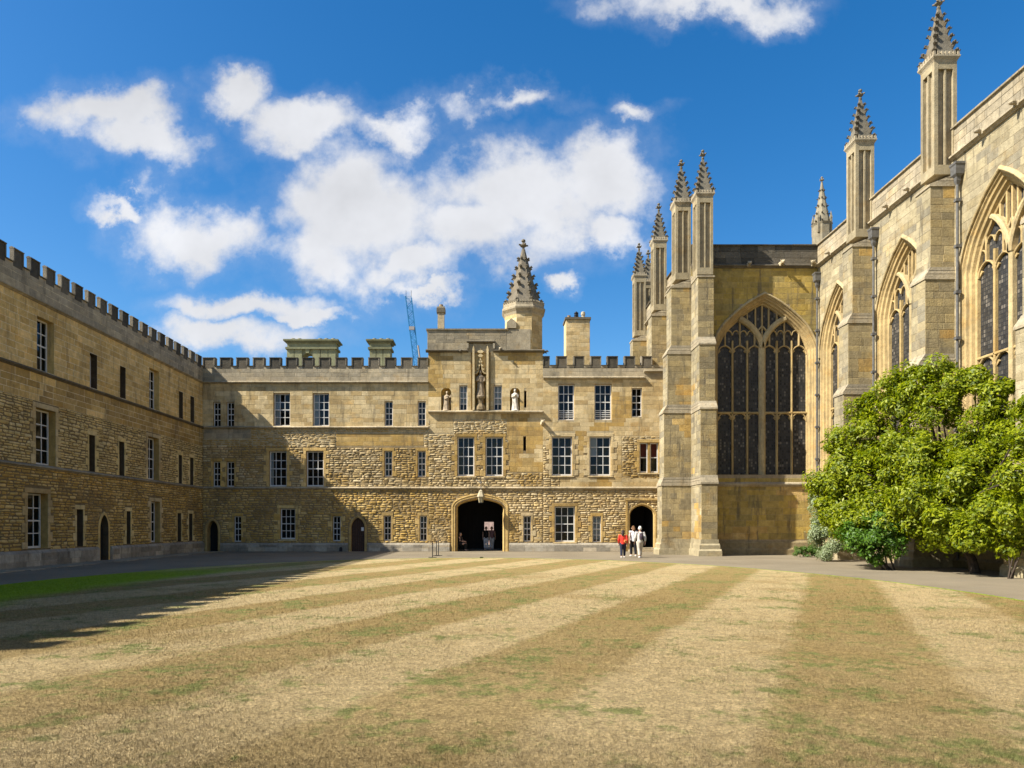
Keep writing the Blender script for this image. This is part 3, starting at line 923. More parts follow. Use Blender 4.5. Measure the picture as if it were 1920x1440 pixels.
winsF = [
    (z3(165, 224, 558, 752), 'n', None), (z3(270, 330, 558, 752), 'n', None), (z3(637, 768, 488, 748), 'b', None, dict(curtain=CL)),
    (z3(945, 1074, 488, 748), 'b', None, dict(curtain=[(0, .36, 0, 1, MCURT, 'curtain')])), (z3(1508, 1572, 552, 745), 'n', None), (z3(1768, 1830, 552, 745), 'n', None),
    (z4(163, 222, 272, 470), 'n', 'brown'), (z4(270, 330, 272, 470), 'n', 'brown'), (z4(602, 740, 190, 468), 'b', 'tan', dict(curtain=[(0, .2, 0, 1, MCURT, 'curtain')])),
    (z4(893, 1030, 190, 468), 'b', 'tan'), (z4(1506, 1568, 190, 390), 'n', 'ochre'), (z4(1766, 1830, 190, 392), 'n', 'ochre'),
    (z4(327, 385, 700, 902), 'n', 'brown'), (z4(688, 808, 640, 882), 'b', 'brown'), (z4(1100, 1162, 700, 897), 'n', 'brown'),
    (z4(1500, 1560, 697, 892), 'n', 'ochre'), (z4(1782, 1840, 697, 895), 'n', 'ochre')]
# dressed stones at top-storey windows are flush ashlar: the window list names no palette there
za_ = fz(836)
pat = [(fx(630), XT0 - .3, fz(836), fz(813), 'ashlar', 'ashlar', .5), (fx(383), fx(470), fz(822), Zs2 - .1, 'ashlar', 'grey', 0)]
wallF = ranged(FR, XL, XT0, winsF, [(*d1, drop_pointed, .6, .16), (*d2, drop_pointed, .25, .18)],
               [(ZP, Zs1 - .1, 'rubble', 'brown', .08), (Zs1 + .06, Zs2 - .08, 'rubble', 'rubble', .10), (Zs2 + .06, Zs3 - .08, 'ashlar', 'ashlar', .0), (Zs3 + .06, ZGAP - .2, 'ashlar', 'grey', 0)], 0, patches=pat)
for d, nm in ((d1, 0), (d2, 1)):
    apts = arch_pts(d[0], d[1], d[2], d[3], drop_pointed, 10)
    m = MB(); m.sweep(FF, [(d[0] - d[1], 0)] + apts + [(d[0] + d[1], 0)], [(-.001, .02), (.06, .05), (.15, .035), (.15, -.02)], PAL['ochre'][2]); m.build('door_surround', MS, FR)
    m = MB()
    dep = .6 if nm == 0 else .22
    nbd = 6
    for q in range(nbd):
        a = d[0] - d[1] + 2 * d[1] * q / nbd
        m.fbox(FF, a + .006, a + 2 * d[1] / nbd - .006, 0, d[2] + d[3], -dep - .06, -dep + .01, (0, 0, 0))
    if nm:
        for zz in (.35, 1.0, 1.6): m.fbox(FF, d[0] - d[1], d[0] + d[1], zz, zz + .05, -dep, -dep + .03, (0, 0, 0))
    do = m.build('door', MOAK if nm else MDARK, FR)
    if nm:
        m = MB(); m.fbox(FF, d[0] + .2, d[0] + .37, 1.38, 1.62, -dep + .031, -dep + .04, (0, 0, 0)); m.build('notice', MPAPER, do)
        m = MB(); m.lathe((d[0] + .33, YF + dep - .04, 1.02), [(.03, -.03), (.04, 0), (.03, .03)], 8, (0, 0, 0)); m.build('handle', MIRON, do)
string_course(FF, XL + .1, XT0, Zs2, FR, PAL['grey'][3], .17)
string_course(FF, XL + .1, XT0, Zs3, FR, PAL['grey'][0], .20)
string_course(FF, XL + .1, XT0, Zs1, FR, PAL['grey'][3], .14)
plinth(FF, [(XL + .13, d1[0] - d1[1] - .18), (d1[0] + d1[1] + .18, d2[0] - d2[1] - .2), (d2[0] + d2[1] + .2, XT0 - .0)], ZP, FR, .1)
m = MB(); c = fx(640); m.prism(FF, [(c - .1, .02), (c + .1, .02), (c + .1, .22), (c + .05, .3), (c - .05, .3), (c - .1, .22)], .1, .19, (.01, .01, .01)); m.build('boot_scraper', MIRON, FR)
def battl(parent, lefts, w, pit, zg, zt, u0, u1, last=True):
    merlons(FF, lefts, w, zg, zt, .4, parent, zg - .3)
    for a in lefts:
        b = a + pit - .055
        if a + w + .06 < u1: low_coping(FF, a + w + .055, min(b, u1), zg, .4, parent, tuple(v * 2.1 for v in rnd.choice(PAL['black'])))
    m = MB(); m.fbox(FF, u0, u1, zg - .21, zg - .07, -.4, .006, PAL['grey'][1]); m.build('parapet', MGREY, parent)
pf = 30.86 * SF
lf = [fx(360 + (223 + 128.8 * k) / 4.174) for k in range(12)]
battl(FR, lf, .685, pf, ZGAP, ZTOP, XL, XT0)
merlons(FF, [XL + .02], .75, ZGAP, ZTOP, .4, FR, 0); low_coping(FF, XL + .83, lf[0] - .055, ZGAP, .4, FR, (.15, .14, .11))
merlons(FF, [lf[-1] + pf], XT0 - lf[-1] - pf - .06, ZGAP, ZTOP, .4, FR, 0)

# ------------------------------------------------------------------ gate tower
GT = thing('gate_tower', 'gate tower with arched gateway, three statue niches and crocketed stair turret', 'tower', (fx(905), YF + 1, 0))
ZC = fz(658); ZB = fz(615)
g_ap = z6(415, 915, 735, 1300)
gc, gh = (g_ap[0] + g_ap[1]) / 2, (g_ap[1] - g_ap[0]) / 2
gs = fz(800 + 835 / 5.54); gr = g_ap[3] - gs
winsG = [(z5(418, 496, 836, 1078), 'n', None, dict(curtain=[(0, 1, .25, 1, MCURT, 'blind')])), (z5(750, 830, 836, 1078), 'n', None, dict(curtain=[(0, 1, .25, 1, MCURT, 'blind')])),
         (z5(1043, 1066, 888, 1050), 'slit', None), (z6(430, 607, 105, 512), 'b', 'ochre'), (z6(722, 906, 105, 512), 'b', 'ochre'), (z6(1115, 1145, 100, 250), 'slit', None), (z6(1115, 1197, 928, 1195), 'n', 'rubble')]
n1 = z5(243, 340, 855, 1083); n2 = z5(907, 1003, 855, 1083); nc = z5(572, 672, 645, 1072)
ntop = z5(505, 745, 415, 1090)
exh = [n1, n2, (ntop[0] + .18, ntop[1] - .18, nc[2], ntop[3] - .12)]
zst = fz(772)
wallG = ranged(GT, XT0, XT1, winsG, [(gc, gh, gs, gr, drop_tudor, .5, .32)],
               [(ZP, Zs1 - .1, 'rubble', 'rubble', .16), (Zs1 + .06, zst - .5, 'rubble', 'rubble', .14), (zst - .5, zst - .08, 'ashlar', 'ashlar', .3), (zst + .06, ZC - .05, 'ashlar', 'ashlar', .06)],
               0, top=ZC, extra_holes=exh, patches=[(fx(950), XT1, fz(885), zst - .1, 'ashlar', 'ashlar', .34), (fx(806), fx(850), fz(812), zst - .1, 'ashlar', 'ashlar', .2)],
               inner=[(XT0, gc - gh - .35, 0, ZC - .1), (gc + gh + .35, XT1, 0, ZC - .1), (gc - gh - .35, gc + gh + .35, g_ap[3] + .4, ZC - .1)])
# upper stage above the cornice
m = MB(); SU = Stones()
XR = fx(950)
m.fbox(FF, XT0 - .06, XR + 1.6, ZC, ZB - .08, -6.8, 0.0, PAL['grey'][0])
up_ = m.build('upper_stage', MGREY, GT)
PAL['dgrey'] = [tuple(v * .78 for v in c) for c in PAL['grey']]
SU.fill(FF, XT0 - .06, XR, ZC + .05, ZB - .08, [(ntop[0], ntop[1], ZC, ntop[3])], 'ashlar', 'dgrey', .0, hr=(.2, .32))
SU.emit(up_, MGREY, MGREY)
m = MB()
m.side_prism(FF, [(-6.9, ZB - .14), (.08, ZB - .14), (.1, ZB - .06), (-.2, ZB + .02), (-6.9, ZB + .02)], XT0 - .14, XR + .1, PAL['grey'][1]); m.build('coping', MGREY, GT)
string_course(FF, XT0 - .16, ntop[0], ZC + .02, GT, PAL['black'][3], .24, .17)
string_course(FF, ntop[1], XT1 + .1, ZC + .02, GT, PAL['black'][3], .24, .17)
string_course(FF, ntop[0] - .1, ntop[1] + .1, ntop[3], GT, PAL['black'][3], .24, .17)
for a in (ntop[0] - .1, ntop[1] - .02):
    m = MB(); m.fbox(FF, a, a + .12, ZC + .12, ntop[3] - .14, -.01, .2, PAL['grey'][2]); m.build('label_return', MGREY, GT)
string_course(FF, XT0 + .02, XT1 - .02, zst, GT, PAL['grey'][3], .22, .17)
string_course(FF, XT0, XT1, Zs1, GT, PAL['grey'][3], .14)
plinth(FF, [(XT0, gc - gh - .42), (gc + gh + .34, XT1)], ZP, GT, .1)
# gateway: moulded arch, passage, gates with a wicket standing open
apts = arch_pts(gc, gh, gs, gr, drop_tudor, 14)
gp = [(gc - gh, 0)] + apts + [(gc + gh, 0)]
m = MB(); m.sweep(FF, gp, [(.30, -.02), (.30, .03), (.22, .05), (.16, .02), (.08, .03), (.0, -.12), (-.05, -.2), (-.09, -.32), (-.09, -.9)], PAL['ochre'][2]); m.build('gate_arch', MS, GT)
m = MB()
for (a, za), (b, zb) in zip(gp, gp[1:]):
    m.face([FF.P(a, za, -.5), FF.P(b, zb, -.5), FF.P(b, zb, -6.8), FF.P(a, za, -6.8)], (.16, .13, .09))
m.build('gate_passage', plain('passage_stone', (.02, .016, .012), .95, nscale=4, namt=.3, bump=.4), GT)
wk = (fx(907), fx(926)); wz = fz(986)
GD = 4.3
m = MB()
nb_ = 12
for q in range(nb_):
    a = gc - gh + 2 * gh * q / nb_; b = a + 2 * gh / nb_
    for (p, r_, lo) in ((a, min(b, wk[0]), .02), (max(a, wk[0]), min(b, wk[1]), 2.0), (max(a, wk[1]), b, .02)):
        if r_ - p > .01: m.fbox(FF, p + .004, r_ - .004, lo, g_ap[3] + .1, -GD - .1, -GD, (0, 0, 0))
for zz in (.5, 1.45, 2.4): m.fbox(FF, gc - gh, wk[0], zz, zz + .14, -GD, -GD + .05, (0, 0, 0)); m.fbox(FF, wk[1], gc + gh, zz, zz + .14, -GD, -GD + .05, (0, 0, 0))
m.fbox(FF, gc - gh, wk[0], .02, g_ap[3] + .1, -GD - .2, -GD - .1, (0, 0, 0)); m.fbox(FF, wk[1], gc + gh, .02, g_ap[3] + .1, -GD - .2, -GD - .1, (0, 0, 0)); m.fbox(FF, wk[0], wk[1], 2.0, g_ap[3] + .1, -GD - .2, -GD - .1, (0, 0, 0))
m.build('gate_door', plain('gate_oak', (.008, .006, .005), .8), GT)
# centre niche
m = MB()
mu = (nc[0] + nc[1]) / 2; hw_ = (nc[1] - nc[0]) / 2
fu0, fu1 = exh[2][0], exh[2][1]
colN = PAL['ashlar'][2]
zA = nc[3] - .55
m.face([FF.P(fu0, exh[2][2], -.45), FF.P(fu1, exh[2][2], -.45), FF.P(fu1, exh[2][3], -.45), FF.P(fu0, exh[2][3], -.45)], PAL['brown'][4])
for u in (fu0, fu1): m.face([FF.P(u, exh[2][2], -.45), FF.P(u, exh[2][2], 0), FF.P(u, exh[2][3], 0), FF.P(u, exh[2][3], -.45)], colN)
m.face([FF.P(fu0, exh[2][3], -.45), FF.P(fu1, exh[2][3], -.45), FF.P(fu1, exh[2][3], 0), FF.P(fu0, exh[2][3], 0)], colN)
m.face([FF.P(fu0, exh[2][2], -.45), FF.P(fu1, exh[2][2], -.45), FF.P(fu1, exh[2][2], 0), FF.P(fu0, exh[2][2], 0)], colN)
ztop_n = exh[2][3]
# panel above the canopy and side slips
ogee = []
for k in range(9):
    t = k / 8
    ogee.append((mu - hw_ * (1 - t) ** 1.0 * (1 - .35 * math.sin(math.pi * t)), zA + .95 * (t ** 1.5)))
ogR = [(2 * mu - u, z) for u, z in ogee[::-1]]
spandrel(m, FF, [(fu0, zA), *ogee, *ogR[1:], (fu1, zA)], ztop_n - .001, colN, -.12)
m.fbox(FF, fu0, mu - hw_, exh[2][2], zA, -.44, -.12, colN); m.fbox(FF, mu + hw_, fu1, exh[2][2], zA, -.44, -.12, colN)
nic = m.build('niche', MS, GT)
m = MB()
m.bar(FF, ogee + ogR[1:], .09, -.12, .03, PAL['ashlar'][3])
m.build('ogee_canopy', MS, nic)
m = MB()
for s in (-1, 1):
    u = mu + s * (hw_ + .12)
    m.fbox(FF, u - .07, u + .07, exh[2][2] - .05, ztop_n - .5, -.12, .16, PAL['ashlar'][1])
    m.prism(FF, [(u - .09, ztop_n - .5), (u + .09, ztop_n - .5), (u, ztop_n - .1)], -.05, .14, PAL['ashlar'][1])
m.build('colonnette', MS, nic)
m = MB()
zf = zA + .95
m.fbox(FF, mu - .05, mu + .05, zf - .05, zf + .75, -.1, .04, PAL['ashlar'][1])
for zz, w in ((zf + .25, .17), (zf + .52, .22)):
    m.prism(FF, [(mu - w, zz), (mu - w * .5, zz - .09), (mu + w * .5, zz - .09), (mu + w, zz), (mu + w * .5, zz + .09), (mu - w * .5, zz + .09)], -.08, .08, PAL['ashlar'][1])
for s in (-1, 1):
    for t in (.35, .6, .82):
        u = mu + s * hw_ * (1 - t) * .8; z = zA + .95 * t ** 1.5 + .1
        m.prism(FF, [(u - .06, z - .06), (u + .06, z - .06), (u + .07, z + .06), (u - .07, z + .06)], -.1, .06, PAL['ashlar'][1])
m.build('finial', MS, nic)
m = MB()
pz0, pz1 = nc[2], fz(560 + 948 / 5.143)
m.lathe((mu, YF + .1, 0), [(.36, pz0), (.34, pz0 + .2), (.2, pz0 + .42), (.22, pz1 - .2), (.33, pz1 - .06), (.33, pz1)], 8, (.24, .18, .10), R(22.5))
m.build('pedestal', MS, nic)
# side niches
for nn_ in (n1, n2):
    c = (nn_[0] + nn_[1]) / 2; h = (nn_[1] - nn_[0]) / 2
    sp = nn_[3] - h * 1.0
    ap2 = arch_pts(c, h, sp, nn_[3] - sp, drop_pointed, 7)
    m = MB()
    spandrel(m, FF, ap2, nn_[3], PAL['ashlar'][1], .004)
    fullp = [(c - h, nn_[2])] + ap2 + [(c + h, nn_[2])]
    m.sweep(FF, fullp, [(0, .004), (0, -.18), (-h * .2, -.36), (-h * .6, -.42)], PAL['brown'][0])
    m.face([FF.P(c - h, nn_[2], -.425), FF.P(c + h, nn_[2], -.425), FF.P(c + h, nn_[3], -.425), FF.P(c - h, nn_[3], -.425)], PAL['brown'][4])
    m.face([FF.P(c - h, nn_[2], -.425), FF.P(c + h, nn_[2], -.425), FF.P(c + h, nn_[2], .0), FF.P(c - h, nn_[2], .0)], PAL['brown'][1])
    m.build('niche', MS, GT)
# gargoyle heads: on the cornice and low on the wall
def gargoyle(p, n, s, parent, col):
    """carved beast: shoulders in the wall, neck stretching out, head with snout and ears"""
    m = MB(); p = Vector(p); n = Vector(n)
    side = n.cross(Vector((0, 0, 1))).normalized()
    m.tube([p - n * .1 * s, p + n * .25 * s, p + n * .5 * s + Vector((0, 0, .03 * s)), p + n * .72 * s + Vector((0, 0, .06 * s)), p + n * .95 * s - Vector((0, 0, .04 * s))],
           [.26 * s, .23 * s, .15 * s, .19 * s, .09 * s], 7, col)
    for k in (-1, 1):
        q = p + n * .62 * s + side * .13 * s * k
        m.tube([q + Vector((0, 0, .1 * s)), q + side * .07 * s * k + Vector((0, 0, .3 * s))], [.07 * s, .02 * s], 5, col)
        q = p + n * .2 * s + side * .17 * s * k
        m.tube([q, q + n * .25 * s - Vector((0, 0, .25 * s))], [.09 * s, .05 * s], 5, col)
    return m.build('gargoyle', MGREY, parent, smooth=False)
gargoyle((fx(864), YF, fz(660)), (0, -1, 0), .42, GT, PAL['black'][3])
gargoyle((fx(1020), YF + .1, fz(660)), (.7, -.7, 0), .42, GT, PAL['black'][3])
gargoyle((fx(938), YF, fz(656)), (0, -1, 0), .45, GT, PAL['grey'][1])
gargoyle((fx(1017), YF, fz(793)), (0, -1, 0), .62, GT, (.5, .42, .28))
# crocketed spires
def crocket_mesh(col):
    m = MB()
    m.tube([(0, 0, -.5), (.35, 0, .0), (.8, 0, .35), (1.05, 0, .1)], [.42, .36, .34, .2], 5, col)
    m.tube([(.5, -.35, .25), (.75, 0, .45), (.5, .35, .25)], [.14, .24, .14], 4, col)
    me = bpy.data.meshes.new('crocket'); me.from_pydata(m.v, [], m.f)
    a = me.attributes.new('col', 'FLOAT_COLOR', 'FACE')
    a.data.foreach_set('color', np.tile(np.array([*col, 1], dtype=np.float32), len(m.f)))
    me.materials.append(MGREY)
    return me
CROCK = crocket_mesh((.125, .108, .078))
def spire(parent, c, r, z0, z1, sides, rot, nck, csize, col, finial=.5, beads=True, cr_r=None):
    """pyramid with crockets up every arris, a finial on top"""
    x, y = c
    m = MB()
    m.lathe((x, y, 0), [(r, z0), (r * .52, z0 + (z1 - z0) * .48), (r * .10, z1)], sides, col, rot)
    sp = m.build('spire', MGREY, parent)
    for k in range(sides):
        a = rot + 2 * math.pi * k / sides
        for j in range(nck):
            t = (j + .25) / nck * .94
            rr = r * (1 - t * .9)
            o = bpy.data.objects.new('crocket', CROCK); COL.objects.link(o)
            o.parent = parent; o.matrix_parent_inverse = Matrix.Identity(4) if parent.name not in PINV else PINV[parent.name]
            s = csize * (1 - .4 * t) * rnd.uniform(.85, 1.15)
            o.location = (x + math.cos(a) * (rr - s * .42), y + math.sin(a) * (rr - s * .42), z0 + (z1 - z0) * t)
            o.rotation_euler = (rnd.uniform(-.15, .15), rnd.uniform(-.15, .15), a); o.scale = (s, s, s)
    m = MB(); f = finial
    m.lathe((x, y, z1), [(f * .14, -.15 * f), (f * .2, 0), (f * .12, .1 * f), (f * .12, .25 * f), (f * .34, .38 * f), (f * .36, .48 * f), (f * .14, .6 * f), (f * .12, .75 * f), (f * .22, .86 * f), (f * .2, 1.0 * f), (f * .06, 1.1 * f)], 8, col)
    for k in range(4):
        a = rot + math.pi / 2 * k
        m.tube([(x, y, z1 + .42 * f), (x + math.cos(a) * .5 * f, y + math.sin(a) * .5 * f, z1 + .5 * f)], [.12 * f, .08 * f], 5, col)
    m.build('finial', MGREY, parent)
# octagonal stair turret
tcx, tap = fx(983), 1.25
tcy = YF + tap + .03
tr = tap / math.cos(R(22.5))
m = MB(); zt0, zt1 = ZC, fz(587)
m.lathe((tcx, tcy, 0), [(tr, zt0), (tr, zt1 - .05), (tr * 1.02, zt1)], 8, PAL['ashlar'][0], R(22.5))
TUR = m.build('turret', MS, GT)
ST = Stones()
for k in range(8):
    a = R(22.5 + 45 * k - 22.5) + R(0)
    nv = Vector((math.cos(a), math.sin(a), 0))
    if nv.y > .8: continue
    uu = Vector((-nv.y, nv.x, 0)); hwf = tap * math.tan(R(22.5))
    Fk = Frame((tcx + nv.x * tap, tcy + nv.y * tap, 0), uu, nv)
    hl = [(-.1, .1, fz(645), fz(617))] if nv.y < -.9 else []
    ST.fill(Fk, -hwf, hwf, zt0, zt1, hl, 'ashlar', 'ashlar', .18, hr=(.24, .33), wr=(.4, .8))
ST.emit(TUR, MS, MS, 150)
m = MB(); m.fbox(FF, tcx - .085 + .06, tcx + .085 + .06, fz(645), fz(617), -.3, -.025, (.012, .012, .012)); m.build('slit', MDARK, TUR)
m = MB(); k8 = 1 / math.cos(R(22.5))
zc0 = fz(586); zc1 = fz(565)
m.lathe((tcx, tcy, 0), [(tr * 1.0, zc0 - .1), (tr * 1.06, zc0 + .12), (tr * 1.16, zc0 + .3), (tr * 1.17, zc0 + .42), (tr * 1.1, zc0 + .5), (tr * 1.1, zc1)], 8, PAL['grey'][0], R(22.5)); m.build('cornice', MGREY, TUR)
m = MB()
for k in range(8):
    a0, a1 = R(22.5 + 45 * k), R(22.5 + 45 * (k + 1))
    p0_, p1_ = Vector((math.cos(a0), math.sin(a0), 0)) * tr * 1.08, Vector((math.cos(a1), math.sin(a1), 0)) * tr * 1.08
    for j in range(6):
        q = p0_.lerp(p1_, (j + .5) / 6)
        m.box(tcx + q.x - .055, tcx + q.x + .055, tcy + q.y - .055, tcy + q.y + .055, zc1 - .02, zc1 + .13, PAL['grey'][2])
m.build('cresting', MGREY, TUR)
spire(TUR, (tcx, tcy), tr * .93, zc1 - .02, fz(455), 8, R(22.5), 6, .34, (.165, .14, .10), .68)
# little gablet buttress at the turret's side
m = MB(); c = fx(959); z1_ = fz(604)
m.prism(FF, [(c - .32, ZB - .02), (c + .32, ZB - .02), (c + .32, z1_), (c, fz(597)), (c - .32, z1_)], -.5, .06, PAL['grey'][0]); m.build('gablet', MGREY, TUR)
# slender chimney on the tower
m = MB(); cu = fx(826)
m.fbox(FF, cu - .22, cu + .22, ZB - .2, fz(583), -.75, -.3, PAL['grey'][3]); m.fbox(FF, cu - .29, cu + .29, fz(583), fz(575), -.82, -.23, PAL['black'][3]); m.fbox(FF, cu - .25, cu + .25, fz(575), fz(572), -.78, -.27, PAL['grey'][0])
chm = m.build('chimney', MGREY, GT)
m = MB(); m.lathe((cu, YF + .52, fz(572)), [(.15, -.02), (.13, .18)], 10, (.30, .22, .13)); m.build('chimney_pot', MGREY, chm)

# ------------------------------------------------------------------ range between the gate tower and the chapel
RR = thing('stone_range', 'sunlit range with battlements and pointed doorway between gate tower and chapel', 'building', (5, YF + 1, 0))
d3 = dr(z8, 1110, 1370, 810, 1290, 925)
winsR = [(z7(342, 500, 822, 1172), 'b', None, dict(lower=3)), (z7(693, 860, 822, 1170), 'b', None, dict(lower=3)), (z7(1052, 1152, 862, 1140), 'n', None),
         (z8(302, 517, 103, 508), 'b', 'ashlar'), (z8(695, 917, 103, 508), 'b', 'ashlar', dict(curtain=[(0.0, .36, .5, 1, MCURT, 'blind')])), (z8(1215, 1412, 165, 478), 'd', 'ochre', dict(curtain=[(0, 1, .52, 1, MRED, 'blind')])),
         (z8(332, 545, 828, 1198), 'b', 'ochre'), (z8(726, 817, 930, 1200), 'n', 'ochre', dict(curtain=[(0, 1, .1, 1, MCURT, 'blind')]))]
XE = XS
ranged(RR, XT1, XE, winsR, [(*d3, drop_pointed, .28, .12)],
       [(ZP, Zs1 - .1, 'rubble', 'rubble', .12), (Zs1 + .06, fz(708) - .08, 'ashlar', 'ashlar', .02), (fz(708) + .06, ZGAP - .2, 'ashlar', 'grey', 0)], 0,
       patches=[(XT1, fx(1033), Zs1 + .06, fz(838), 'rubble', 'rubble', .2), (fx(1033), fx(1050), Zs1 + .06, fz(897), 'rubble', 'rubble', .1), (fx(1166), XE, fz(897), fz(818), 'rubble', 'rubble', .1)],
       inner=[(XT1, fx(1170), 0, ZGAP - .3), (fx(1170), XE, 3.6, ZGAP - .3)])
apts = arch_pts(d3[0], d3[1], d3[2], d3[3], drop_pointed, 12)
m = MB(); m.sweep(FF, [(d3[0] - d3[1], 0)] + apts + [(d3[0] + d3[1], 0)], [(.12, .0), (.12, .035), (.03, .03), (-.02, -.06), (-.06, -.16)], PAL['ochre'][2])
m.fbox(FF, d3[0] - d3[1] - .26, d3[0] - d3[1] - .14, 0, fz(938), -.02, .06, PAL['ochre'][0]); m.fbox(FF, d3[0] - d3[1] - .26, XE - .02, fz(938), fz(938) + .13, -.02, .09, PAL['ochre'][2]); m.build('door_surround', MS, RR)
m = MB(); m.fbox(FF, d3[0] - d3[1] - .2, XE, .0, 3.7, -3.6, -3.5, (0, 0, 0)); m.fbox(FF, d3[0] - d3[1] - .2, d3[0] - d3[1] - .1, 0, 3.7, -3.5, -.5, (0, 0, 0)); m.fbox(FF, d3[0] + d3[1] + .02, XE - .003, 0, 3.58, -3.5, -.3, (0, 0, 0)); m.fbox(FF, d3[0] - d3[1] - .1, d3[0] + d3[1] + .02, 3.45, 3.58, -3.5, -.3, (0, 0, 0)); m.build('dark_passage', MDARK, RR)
m = MB(); m.fbox(FF, d3[0] - d3[1] - .1, d3[0] + d3[1] + .1, 0, .13, -.6, .55, PAL['grey'][3]); m.fbox(FF, d3[0] - d3[1], d3[0] + d3[1], .13, .26, -.6, .18, PAL['grey'][1]); m.build('step', MS, RR)
string_course(FF, XT1 + .02, fx(1208), fz(708), RR, PAL['grey'][0], .2, .17)
string_course(FF, fx(1207), XE - .02, fz(695.5), RR, PAL['grey'][0], .2, .17)
string_course(FF, XT1, XE - .02, Zs1, RR, PAL['grey'][3], .14)
plinth(FF, [(XT1, d3[0] - d3[1] - .3)], ZP, RR, .1)
lr = [fx(980 + a / 5.143) for a in (330, 494, 658, 820, 985, 1150)]
zg2, zt2 = fz(683.5), fz(667)
battl(RR, lr, .66, 31.9 * SF, zg2, zt2, XT1, XE)
merlons(FF, [XT1], .42, zg2, zt2, .4, RR, 0); low_coping(FF, XT1 + .48, lr[0] - .055, zg2, .4, RR, (.15, .14, .11))
